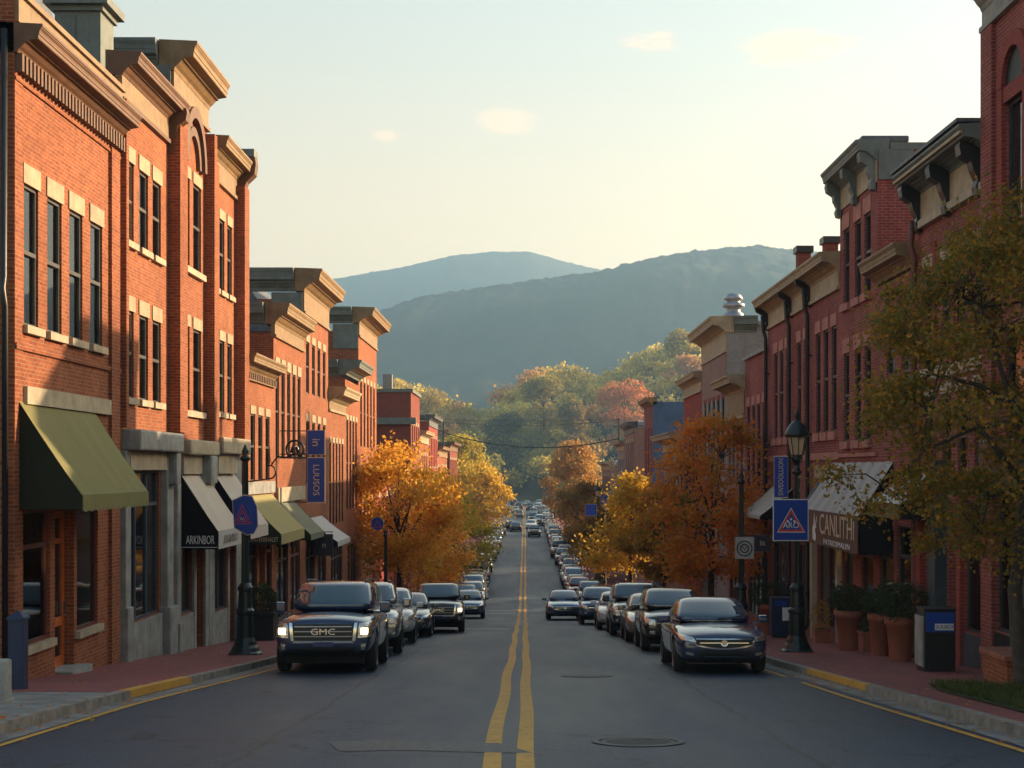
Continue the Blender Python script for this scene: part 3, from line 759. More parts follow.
# lower dentilled shop, then three storeys
b = Building('low tan left shop building with a dentilled cornice and four tall windows', -1, 43.205, 49.0, 2.75, BR['orange2'])
for k in range(4): b.window(43.6 + 1.3 * k, 44.35 + 1.3 * k, -.35, 1.75, lintel=cream, lh=.26, rev=.11)
b.part('sill', stone_g, -.1, .12, 43.4, 48.7, -.75, -.37)
b.cornice(3.0, 3.5, .5, tan, frieze=(.14, tan), dent=.3, dmat=(tan_d, .2), over=.0)
b.window(43.7, 46.0, -4.7, -2.0, style='shop', frame=frame_d); b.door(46.4, 47.4, -5.5, -2.4, mat=door_o); b.window(47.6, 48.7, -4.6, -2.0, style='shop', frame=frame_r)
gold_c = canvas('pale_olive_canvas', (.33, .29, .13)); gdark = canvas('dark_olive_side', (.035, .04, .02))
a = b.awning(44.0, 48.6, -.8, -1.95, 1.1, gold_c, .32, side_m=gdark, label='pale olive awning with a dark lettered side')
lettering('CENTENSHALET', .2, (b.X(.56), 44.005, -2.12), (1, 0, 0), (0, 0, 1), sign_pale, a, sx=.62)
mb = MB(); mb.add([(b.X(.08 + .12 * i), 44.004, -1.62 + j) for i, j in ((0, 0), (1.6, 0), (1.9, .12), (1.2, .1), (1.5, .42), (.9, .5), (.7, .12), (.1, .1))], [tuple(range(8))]); mb.build('emblem', sign_white, a)
b.finish()

b = Building('left brick building with tall narrow windows and a tan cornice behind the dentilled shop', -1, 49.005, 55.5, 4.6, BR['orange2'])
for k in range(5): b.window(49.4 + 1.2 * k, 50.1 + 1.2 * k, .4, 3.5, lintel=cream, lh=.36, rev=.11)
b.cornice(4.95, 5.65, .55, tan, frieze=(.35, tan), wrap=(5, lead), over=0)
b.part('sill', stone, -.1, .14, 49.2, 55.2, -1.1, -.6)
b.awning(49.4, 52.6, -1.0, -2.2, 1.2, canvas('grey_green_canvas', (.16, .17, .12)), .2, side_m=gdark, label='grey green awning below the blue banners')
b.window(49.6, 52.0, -5.2, -2.4, style='shop', frame=frame_b); b.window(52.5, 54.8, -5.2, -2.4, style='shop', frame=frame_r)
b.finish()

b = Building('tall left brick building with a big tan cornice and slate coloured side', -1, 55.505, 62.6, 6.55, BR['orange2'])
for k in range(4): b.window(56.3 + 1.55 * k, 57.1 + 1.55 * k, 3.0, 5.0, lintel=cream, lh=.3, rev=.11)
for k in range(4): b.window(56.3 + 1.55 * k, 57.1 + 1.55 * k, -.6, 1.9, lintel=cream, lh=.3, rev=.11)
b.cornice(6.85, 7.7, .75, tan, frieze=(.75, tan), wrap=(2.4, lead), over=.1)
mb = MB(); X = b.X; mb.add([(X(-9), 55.46, 5.3), (X(-.8), 55.46, 5.3), (X(-2.6), 55.46, 7.66), (X(-9), 55.46, 7.66), (X(-9), 62.5, 5.3), (X(-.8), 62.5, 5.3), (X(-2.6), 62.5, 7.66), (X(-9), 62.5, 7.66)],
    [(0, 1, 2, 3), (4, 7, 6, 5), (1, 5, 6, 2), (3, 2, 6, 7), (0, 3, 7, 4)]); mb.build('slate_roof', slate, b.root)
b.part('side_panel', lead, -1.2, -.02, 55.45, 55.49, 5.6, 6.8)
b.window(56.2, 58.6, -5.6, -2.7, style='shop', frame=frame_b); b.window(59.4, 62.0, -5.6, -2.7, style='shop', frame=frame_b)
b.awning(56.5, 60.5, -1.9, -2.8, 1.2, canvas('pale_grey_canvas', (.5, .48, .46)), .2, side_m=black_c, label='pale grey awning beyond the small hanging sign')
b.finish()

b = Building('low left brick shop with a stepped tan cornice before the second tall block', -1, 62.605, 68.5, 2.6, BR['orange2'])
for k in range(5): b.window(63.0 + 1.05 * k, 63.6 + 1.05 * k, -2.4, 1.2, lintel=cream, lh=.25, rev=.11)
b.cornice(2.9, 3.6, .8, cream, frieze=(.25, tan), wrap=(3, lead), over=0); b.window(63.5, 67.5, -6.2, -3.2, style='shop'); b.finish()
b = Building('left brick shop with a grey metal parapet under the second tall block', -1, 68.505, 74.0, 4.3, BR['orange2'])
for k in range(4): b.window(69.0 + 1.2 * k, 69.7 + 1.2 * k, -1.9, 2.4, lintel=cream, lh=.25, rev=.11)
b.cornice(4.5, 5.2, .8, lead, wrap=(4.5, lead), over=.1); b.window(69.5, 73, -6.6, -3.6, style='shop'); b.finish()
b = Building('second tall left brick block with a square tan cornice and dark red side', -1, 74.005, 83.0, 7.1, BR['orange2'])
for k in range(5): b.window(74.8 + 1.6 * k, 75.6 + 1.6 * k, 1.2, 4.6, lintel=cream, lh=.3, rev=.11)
for k in range(5): b.window(74.8 + 1.6 * k, 75.6 + 1.6 * k, -3.0, -.4, lintel=cream, lh=.3, rev=.11)
b.cornice(7.5, 8.3, .85, tan, frieze=(.6, tan), wrap=(3.4, lead), over=.1); b.part('corner_panel', lead, -1.3, -.02, 73.93, 73.99, 6.2, 7.45)
b.finish()
b = Building('plain left brick building mostly hidden by the orange tree', -1, 83.005, 94.0, -.5, BR['red'])
b.cornice(-.3, .3, .5, tan, over=0); [b.window(84 + 2.4 * k, 85 + 2.4 * k, -4, -1.6, lintel=cream, sill=stone) for k in range(4)]; b.finish()
b = Building('dark red left brick building with a high blank side wall above the orange tree', -1, 108.0, 117.0, 5.8, BR['brown'], depth=12)
for k in range(4): b.window(109 + 2 * k, 109.9 + 2 * k, 1.0, 3.4, lintel=cream); 
b.part('parapet_cap', lead, -11, .15, 107.9, 116.9, 5.803, 6.05); b.part('chimney', BR['grey'], -2.2, -1.5, 109, 109.7, 5.7, 7.2)
b.part('belt_cornice', lead, -11, .4, 107.6, 108.0, 3.4, 3.9); b.finish()
for (y0, y1, top, m, cm, lab) in ((117.005, 128, 3.2, 'orange2', cream, 'small left brick shop with a cream cornice past the blank side wall'), (128.005, 141, 4.9, 'red', slate, 'left building with a blue grey upper wall near the thin pole'),
        (141.005, 158, 2.3, 'orange', tan, 'small left brick building with a dark roof beside the utility pole'), (164, 182, 3.2, 'brown', tan_d, 'last left brick building before the yellow trees')):
    b = Building(lab, -1, y0, y1, top - .6, BR[m]); n = int((y1 - y0) / 2.4)
    for k in range(n): b.window(y0 + .7 + 2.4 * k, y0 + 1.7 + 2.4 * k, top - 4.6, top - 2.0, lintel=cream, sill=stone)
    for k in range(n // 2): b.window(y0 + .7 + 4.8 * k, y0 + 4.2 + 4.8 * k, -8.6, -6.3, style='shop')
    b.cornice(top - .5, top, .6, cm, frieze=(.4, cm), wrap=(5, lead), over=0); b.finish()

# ------------------------------------------------------------------ right row of buildings
b = Building('tall crimson brick building with an arched window at the right edge', 1, 18.0, 27.4, 8.6, BR['crimson'], setback=-.12)
arch_y = (25.1, 26.15)
b.window(25.1, 26.15, 4.0, 6.6, rev=.12, frame=frame_d, style='plain'); b.window(25.1, 26.15, -.2, 2.6, rev=.12)
for ya in (18.8, 21.0, 23.0): b.window(ya, ya + 1.05, 4.0, 6.6, rev=.12, lintel=stone, sill=stone); b.window(ya, ya + 1.05, -.2, 2.6, rev=.12, lintel=stone, sill=stone)
mb = MB(); n = 14
for k in range(n):
    a0, a1 = math.pi * k / n, math.pi * (k + 1) / n; cy, cz = 25.625, 6.9
    q = [(cy + r * math.cos(a), cz + 1.1 * r * math.sin(a)) for a in (a0, a1) for r in (.55, .8)]
    v = [(b.X(-.05), *e) for e in q] + [(b.X(.09), *e) for e in q]
    mb.add(v, [(0, 1, 3, 2), (4, 6, 7, 5), (0, 2, 6, 4), (1, 5, 7, 3), (0, 4, 5, 1), (2, 3, 7, 6)])
mb.box(b.X(-.05), b.X(.085), 24.85, 25.08, 3.9, 6.89); mb.box(b.X(-.05), b.X(.085), 26.17, 26.4, 3.9, 6.89)
mb.build('window_arch', BR['red'], b.root)
mb = MB(); mb.add([(b.X(.012), 25.625 + .54 * math.cos(math.pi * k / 12), 6.9 + .6 * math.sin(math.pi * k / 12)) for k in range(13)], [tuple(range(13))]); mb.build('fanlight', dull_dark, b.root)
b.part('transom', BR['red'], -.2, .06, 25.11, 26.14, 6.6, 6.88)
b.part('corner_pier', BR['crimson'], -.1, .08, 26.75, 27.38, -4.5, 8.3); b.part('corner_pier', BR['crimson'], -.1, .08, 24.0, 24.7, -4.5, 8.3)
b.cornice(8.65, 9.3, .5, stone_g, frieze=(.3, stone_g), over=0)
b.window(22.2, 24.0, -3.0, -.4, style='shop', frame=frame_d, glass=shop_pane); b.room(22.1, 24.1, -3.2, -.2, .12, [(.16, 23.6, -.9)])
b.window(24.8, 26.7, -2.95, -.4, style='shop', frame=frame_d, glass=shop_pane); b.room(24.7, 26.75, -3.2, -.2, .12, [(.16, 25.9, -.9), (.18, 26.4, -1.3)])
b.part('stall_riser', blackp, -.1, .05, 24.75, 26.7, -4.2, -2.98)
b.part('pilaster', blue_shop, -.1, .3, 24.05, 24.72, -4.2, .3); b.part('pilaster_base', blue_shop, -.1, .42, 24.0, 24.74, -4.2, -2.3, .02)
b.part('shop_fascia', blackp, -.1, .28, 18.1, 26.9, -.3, .55, .03)
b.finish()

b = Building('right red brick building with black brackets under a cream frieze', 1, 27.405, 32.45, 5.5, BR['crimson'])
for a, c in ((27.75, 28.4), (28.85, 29.5), (29.95, 30.6), (31.3, 31.95)):
    b.window(a, c, 2.3, 4.4, rev=.11, lintel=stone, lh=.28, frame=frame_d); b.part('window_surround', BR['red'], -.1, .04, a - .32, a - .09, 2.2, 4.9)
    b.window(a, c, -.3, 1.6, rev=.11, lintel=stone, lh=.25, sill=stone)
b.course(1.95, 2.2, stone, .08, 'stone_band')
b.cornice(6.1, 6.55, .6, lead, over=0, y1=32.4); b.part('cornice_strip', cream, -.1, .585, 27.42, 32.4, 6.37, 6.43); b.part('cornice_cap', slate, -.3, .64, 27.41, 32.43, 6.59, 6.66); b.part('frieze', cream, -.1, .06, 27.42, 32.4, 5.5, 6.09); b.part('moulding', stone, -.1, .13, 27.41, 32.42, 5.33, 5.497)
b.brackets([27.9, 30.0, 32.2], 5.25, 6.32, .52, blackp, .3)
b.window(27.7, 29.0, -3.2, -.6, style='shop', frame=frame_d, glass=shop_pane); b.room(27.6, 29.2, -3.4, -.4, .12, [(.16, 28.6, -1.0)]); b.door(29.3, 30.2, -4.0, -.9, mat=frame_d)
b.part('pilaster', BR['red'], -.1, .1, 29.02, 29.28, -4.4, -.3); b.part('pilaster', blue_shop, -.1, .25, 30.25, 30.8, -4.4, .2); b.part('pilaster', BR['red'], -.1, .12, 31.9, 32.4, -4.5, -.3)
b.part('stall_riser', blue_shop, -.1, .04, 27.6, 29.0, -4.4, -3.24); b.window(30.85, 31.85, -3.4, -.9, style='plain')
b.awning(30.4, 33.2, -.05, -.72, .95, canvas('pale_weathered_canvas', (.5, .5, .46)), .32, vmat=canvas('olive_valance', (.14, .12, .05)), side_m=black_c, label='small pale awning with an olive valance behind the near tree')
b.downspout(32.35, -4.3, 5.6, M('rust_red_pipe', (.12, .03, .025), .5), .3)
b.finish()

b = Building('narrow right brick infill with a small gilded cornice beside the tower', 1, 32.455, 36.2, 4.55, BR['crimson'])
b.window(32.8, 34.3, -4.0, -1.3, style='shop', frame=frame_d, glass=shop_pane); b.room(32.7, 34.4, -4.2, -1.2, .12, [(.16, 33.9, -1.9)]); b.window(34.6, 36.0, -4.1, -1.4, style='shop', frame=frame_d)
b.part('stall_riser', blackp, -.1, .05, 32.7, 36.1, -5, -4.02)
for a in (33.1, 34.5): b.window(a, a + .8, 1.2, 3.3, rev=.11, lintel=BR['red'], lh=.25)
b.cornice(4.6, 5.15, .5, tan, over=.0, wrap=(1.2, lead), y0=32.7); b.finish()

b = Building('tall right crimson brick tower with a grey green bracketed cornice and long awning', 1, 36.205, 40.5, 7.997, BR['crimson'], depth=6)
sp = [(36.9, 37.6), (38.0, 38.7), (39.35, 40.05)]
salmon = M('salmon_stone', (.40, .16, .12), .8, bump=.2)
triple(b, sp, 4.55, 6.6, lintel=salmon, lh=.42, sill=salmon, sh=.2); triple(b, sp, .78, 3.2, lintel=salmon, lh=.4, sill=salmon, sh=.2)
b.cornice(7.75, 8.25, .55, lead, over=.02); b.part('coping', lead, -6, -.31, 36.14, 36.4, 8.0, 8.17); b.part('frieze', cream, -.1, .05, 36.22, 40.45, 7.2, 7.75); b.brackets([36.4, 38.4, 40.35], 7.0, 7.98, .47, lead, .3)
b.part('corner_panel', lead, -.9, -.02, 36.15, 36.2, 7.25, 8.0); b.part('roof_cap', slate, -.9, .3, 36.6, 38.2, 8.29, 8.45, .04)
b.course(.35, .45, salmon, .06)
brown_v = canvas('brown_canvas', (.15, .085, .06))
a = b.awning(34.6, 41.5, .2, -1.1, .85, canvas('grey_ribbed_canvas', (.42, .41, .38), ((.33, .325, .31), .28)), .92, vmat=brown_v, side_m=black_c, label='long grey ribbed awning with a brown lettered valance', ribs=7)  # soft stripes put the shading of the ribs into the cloth colour
lettering('CANLITHI', .78, (b.X(.875), 36.95, -1.47), (0, -1, 0), (0, 0, 1), sign_pale, a, sx=1.2)
lettering('PATRIOSMALEN', .2, (b.X(.875), 36.95, -1.9), (0, -1, 0), (0, 0, 1), sign_white, a, sx=2.2)
mb = MB(); mb.add([(b.X(.872), 39.75 - y * .8, -1.55 + z * .8) for y, z in ((0, .5), (.12, .2), (.05, .05), (.4, .0), (.1, -.08), (.3, -.3), (.2, -.5), (-.3, -.42), (-.3, -.05), (-.12, .1))], [tuple(range(10))])
mb.add([(b.X(.872), 39.7, -1.55), (b.X(.872), 39.35, -1.2), (b.X(.872), 39.5, -1.5)], [(0, 1, 2)]); mb.build('emblem', sign_white, a, fix=False)
b.window(36.6, 38.0, -3.9, -1.6, style='shop', frame=frame_r, glass=shop_pane); b.room(36.5, 38.2, -4.2, -1.4, .12, [(.16, 37.6, -2.2)])
b.window(38.9, 40.2, -3.9, -1.6, style='shop', frame=frame_r, glass=shop_pane); b.room(38.8, 40.3, -4.2, -1.4, .12, [(.16, 39.9, -2.4)])
b.part('pilaster', stone, -.1, .14, 40.22, 40.48, -5.3, -1.3); b.finish()

b = Building('long right red brick building with black downspouts and a cream cornice', 1, 40.505, 52.5, 5.15, BR['crimson'])
for g0, n in ((40.95, 3), (45.1, 2), (48.3, 3)):
    for k in range(n): b.window(g0 + 1.12 * k, g0 + .66 + 1.12 * k, 1.1, 4.1, rev=.11, lintel=salmon, lh=.36, sill=salmon, sh=.24)
b.cornice(5.6, 6.1, .6, cream, frieze=(.45, cream), over=0, wrap=(1, slate)); b.brackets([44.6, 47.7, 52.3], 5.0, 5.95, .55, blackp, .2); b.downspout(44.6, -5, 5.6, p=.4); b.downspout(47.7, -5, 5.6, p=.4); b.downspout(52.3, -5.5, 5.6, p=.4)
for px, py_ in ((.5, 49.3), (1.0, 47.3)):
    mb = MB(); mb.box(b.X(-px - .42), b.X(-px), py_, py_ + .5, 5, 7.4); ch_ = mb.build('chimney', BR['brown'], b.root); mb = MB(); mb.box(b.X(-px - .5), b.X(-px + .08), py_ - .08, py_ + .58, 7.403, 7.62); mb.build('chimney_cap', blackp, ch_)
b.course(.3, .5, salmon, .06); b.part('shop_fascia', cream, -.1, .06, 40.9, 43.8, -.25, .15)
b.window(41.0, 43.6, -4.6, -.6, style='shop', frame=frame_r); b.part('stone_pier', stone, -.1, .16, 43.7, 44.0, -5.8, -1.2); b.door(44.1, 44.9, -5.2, -1.8)
b.window(45.3, 47.2, -4.9, -1.6, style='shop', frame=frame_r); b.window(48.2, 51.6, -5.1, -1.8, style='shop', frame=frame_b)
b.awning(41.6, 43.7, -.35, -1.2, .55, canvas('slate_canvas', (.10, .105, .12)), .12, side_m=black_c, label='slate grey awning tucked behind the lamp post')
b.awning(47.5, 51.5, -.6, -1.5, 1.1, canvas('weathered_pale_canvas', (.45, .42, .36)), .12, side_m=black_c, label='weathered pale awning above the white hanging sign')
b.finish()

b = Building('plain right red brick building with four long windows between cream cornices', 1, 52.505, 58.0, 4.35, BR['crimson'])
for k in range(4): b.window(53.0 + 1.25 * k, 53.7 + 1.25 * k, -.8, 2.5, lintel=salmon, lh=.35, rev=.11)
b.part('parapet_cap', stone_g, -.3, .12, 52.52, 57.98, 4.353, 4.5); b.window(53.2, 57.2, -5.6, -2.4, style='shop', frame=frame_b); b.finish()
b = Building('low right building with a deep cream cornice and short windows', 1, 58.005, 63.2, 2.2, BR['dusty'])
for k in range(4): b.window(58.6 + 1.15 * k, 59.2 + 1.15 * k, -.5, 1.0, rev=.11)
b.cornice(3.2, 3.8, .75, cream, frieze=(1.0, tan), wrap=(2, slate), over=.05); b.window(58.8, 62.5, -5.9, -2.8, style='shop', frame=frame_r); b.finish()
b = Building('right building with a pale grey brick side wall and a metal roof vent', 1, 63.205, 72.0, 6.3, BR['grey'])
b.part('front_facing', BR['dusty'], -.005, .03, 63.25, 71.95, 3.4, 5.2)
for k in range(5): b.window(64.0 + 1.6 * k, 64.8 + 1.6 * k, .3, 3.2, rev=.11, frame=frame_d, lintel=BR['red'], lh=.2)
for k in range(5): b.window(64.0 + 1.6 * k, 64.8 + 1.6 * k, -3.4, -1.0, rev=.11)
b.cornice(6.0, 6.7, .75, cream, frieze=(.75, cream), over=.05, wrap=(1.3, lead)); b.part('parapet_cap', stone_g, -8.9, -1.35, 63.1, 63.5, 6.303, 6.5)
mb = MB(); mb.smooth = True; mb.lathe((b.X(-.7), 66, 6.2), [(.45, 0), (.45, .9), (.3, 1.0), (.3, 1.15), (.5, 1.2), (.5, 1.35), (.3, 1.4), (.3, 1.5), (.46, 1.55), (.3, 1.8), (.02, 1.86)], 14)
mb.build('roof_vent', M('galvanised_metal', (.3, .33, .38), .45, .6), b.root); b.finish()
b = Building('right red brick building behind the pale grey one, cream cornice', 1, 72.005, 80.5, 4.2, BR['red'])
for k in range(5): b.window(72.6 + 1.5 * k, 73.4 + 1.5 * k, -1.2, 2.2, rev=.11)
b.cornice(4.4, 4.9, .5, cream, frieze=(.4, cream), over=0); b.finish()
b = Building('low right shop row with a ragged grey roof and rooftop vents', 1, 80.505, 92.0, 1.3, BR['dusty'])
for k in range(6): b.window(81.2 + 1.8 * k, 82.1 + 1.8 * k, -2.6, -.4, rev=.11)
b.cornice(1.5, 2.1, .9, stone, frieze=(.3, cream), wrap=(3, lead), over=0)
mb = MB(); mb.smooth = True; mb.tube([(b.X(-1.5), 84, 1.2), (b.X(-1.5), 84, 3.4), (b.X(-1.1), 84, 3.8), (b.X(-.6), 84, 3.6)], .35, 10); mb.tube([(b.X(-2.6), 85, 1.2), (b.X(-2.6), 85, 4.1)], .2, 8); mb.build('roof_vent', M('rusty_metal', (.18, .15, .13), .6, .4), b.root); b.finish()
blue_wall = M('blue_painted_boards', (.045, .10, .20), .6, streak=.25, scale=1)
b = Building('right brick building with a bright blue side wall', 1, 100.0, 107.0, 4.7, BR['crimson'], depth=5)
for k in range(3): b.window(100.8 + 2.1 * k, 101.6 + 2.1 * k, -.6, 3.0, rev=.11)
for k in range(3): b.window(100.8 + 2.1 * k, 101.6 + 2.1 * k, -4.6, -2.0, rev=.11)
b.part('blue_side', blue_wall, -5, -.02, 99.9, 99.98, -9, 4.7); b.cornice(4.5, 5.0, .5, tan, over=.1); b.finish()
for (y0, y1, top, m, cm, lab) in ((117.0, 128.0, 3.9, 'dusty', frame_b, 'right brick building with a light blue roof end beyond the blue wall'), (128.005, 138, 2.6, 'grey', cream, 'small pale right building under the cable end'),
        (150, 166, .9, 'dusty', cream, 'farthest right building, pale and low behind the yellow tree'), (166.005, 186, -2.5, 'red', tan, 'low right brick building hidden behind the far trees')):
    b = Building(lab, 1, y0, y1, top - .5, BR[m]); n = int((y1 - y0) / 2.4)
    for k in range(n): b.window(y0 + .7 + 2.4 * k, y0 + 1.7 + 2.4 * k, top - 4.4, top - 1.6, lintel=cream)
    b.cornice(top - .5, top, .6, cm, frieze=(.3, cm), wrap=(2, M('blue_grey_metal', (.25, .33, .42), .5)), over=0); b.finish()
# ------------------------------------------------------------------ vehicles
def paintm(name, col, metal=.35, rough=.2):
    m, t, p = nt(name); setin(p, Roughness=rough, Metallic=metal); p.inputs['Coat Weight'].default_value = 1; p.inputs['Coat Roughness'].default_value = .04
    nz = noise(t, 2.2, 5, stretch=(1, 1, 2)); tc_ = N(t, 'ShaderNodeTexCoord'); sp_ = N(t, 'ShaderNodeSeparateXYZ'); t.links.new(tc_.outputs['Object'], sp_.inputs[0])
    dust = N(t, 'ShaderNodeMath', operation='MULTIPLY'); t.links.new(ramp(t, sp_.outputs['Z'], .85, .2, 0, .6), dust.inputs[0]); t.links.new(nz.outputs['Fac'], dust.inputs[1])
    c = mixc(t, dust.outputs[0], col, (.13, .115, .1)); t.links.new(c, p.inputs['Base Color'])
    t.links.new(ramp(t, nz.outputs['Fac'], .35, .75, rough - .05, rough + .14), p.inputs['Roughness'])
    return m
PAINT = {k: paintm('car_paint_' + k, c, me) for k, c, me in (('navy', (.016, .036, .10), .3), ('black', (.008, .009, .011), .2), ('steel_blue', (.06, .11, .22), .45), ('silver', (.32, .33, .34), .7), ('white', (.62, .62, .60), 0),
    ('grey', (.10, .105, .11), .5), ('red', (.22, .014, .018), .2), ('teal', (.035, .085, .10), .4), ('slate', (.03, .042, .06), .45), ('beige', (.32, .27, .20), .4), ('green', (.02, .045, .035), .3))}
carglass, _t, _p = nt('car_glass'); setin(_p, Roughness=.03); _p.inputs['Base Color'].default_value = (.022, .06, .09, 1); _p.inputs['IOR'].default_value = 2.0  # blue base puts the sky's reflection into the glass colour
rubber = M('tyre_rubber', (.012, .012, .013), .85, var=.3); rim_m = M('alloy', (.33, .33, .35), .35, .9, var=.1)
lamp_glass, _t, _p = nt('headlamp_lens'); setin(_p, Roughness=.12, Metallic=.75); _p.inputs['Base Color'].default_value = (.62, .58, .52, 1); _p.inputs['Coat Weight'].default_value = 1
_n = noise(_t, 22, 2); _b = N(_t, 'ShaderNodeBump'); setin(_b, Strength=.6, Distance=.02); _t.links.new(_n.outputs['Fac'], _b.inputs['Height']); _t.links.new(_b.outputs[0], _p.inputs['Normal'])
lamp_glow = emit('glowing_headlamp', (1, .72, .34), 3.2); grille_m = M('black_grille_plastic', (.01, .01, .011), .45, var=.2)
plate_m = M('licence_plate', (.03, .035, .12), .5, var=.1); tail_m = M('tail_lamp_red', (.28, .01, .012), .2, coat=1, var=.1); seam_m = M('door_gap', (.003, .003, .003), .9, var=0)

def subdiv_obj(mb, lv):
    o = mb.build('tmp', [], smooth=True); md = o.modifiers.new('s', 'SUBSURF'); md.levels = lv; md.render_levels = lv
    return o
def bake(o):
    dg = bpy.context.evaluated_depsgraph_get(); me = bpy.data.meshes.new_from_object(o.evaluated_get(dg)); old = o.data
    bpy.data.objects.remove(o); bpy.data.meshes.remove(old); return me
def link(me, name, mat, parent):
    me.materials.clear(); me.materials.append(mat); me.name = name
    o = bpy.data.objects.new(name, me); C.objects.link(o)
    if parent: o.parent = parent
    return o

def ring(w, zb, zt0, zt):
    h = [(0, zb), (.8 * w, zb), (.955 * w, zb + .09), (w, zb + .5 * (zt0 - zb)), (.99 * w, zt0 - .06), (.91 * w, zt0 + .35 * (zt - zt0)), (.55 * w, zt), (0, zt + .02)]
    return h + [(-x, z) for x, z in h[-2:0:-1]]

SPEC = dict(
    suv=dict(L=5.1, st=[(-2.55, .86, .46, .90, .99), (-2.5, .93, .38, .98, 1.07), (-2.1, .98, .33, 1.04, 1.15), (-1.4, 1.0, .33, 1.09, 1.2), (-1.0, 1.0, .33, 1.12, 1.18), (.6, 1.0, .33, 1.14, 1.17), (2.1, .99, .36, 1.14, 1.17), (2.48, .94, .44, 1.1, 1.14), (2.55, .85, .55, 1.0, 1.05)],
        cab=dict(z0=1.1, z1=1.80, yf=(-1.18, -.38), yb=(2.45, 2.22), hw=(.93, .74)), R=.40, ax=(-1.6, 1.5), kind='suv'),
    crossover=dict(L=4.6, st=[(-2.3, .74, .42, .78, .86), (-2.22, .86, .34, .88, .95), (-1.9, .92, .3, .94, 1.02), (-1.2, .93, .3, 1.0, 1.09), (-.9, .93, .3, 1.02, 1.07), (.5, .93, .3, 1.05, 1.08), (1.8, .92, .34, 1.06, 1.09), (2.22, .86, .42, 1.02, 1.06), (2.3, .76, .5, .94, .98)],
        cab=dict(z0=1.0, z1=1.64, yf=(-1.15, -.2), yb=(2.2, 1.75), hw=(.87, .66)), R=.36, ax=(-1.42, 1.38), kind='crossover'),
    sedan=dict(L=4.8, st=[(-2.4, .68, .36, .64, .70), (-2.32, .82, .26, .72, .78), (-2.0, .91, .22, .80, .87), (-1.2, .925, .22, .90, .97), (-.9, .925, .22, .92, .97), (.5, .925, .22, .95, .98), (1.5, .92, .25, .97, 1.01), (2.2, .86, .33, .96, 1.0), (2.38, .76, .42, .88, .93)],
        cab=dict(z0=.9, z1=1.46, yf=(-1.12, -.12), yb=(1.85, .98), hw=(.86, .62)), R=.335, ax=(-1.42, 1.38), kind='sedan'))

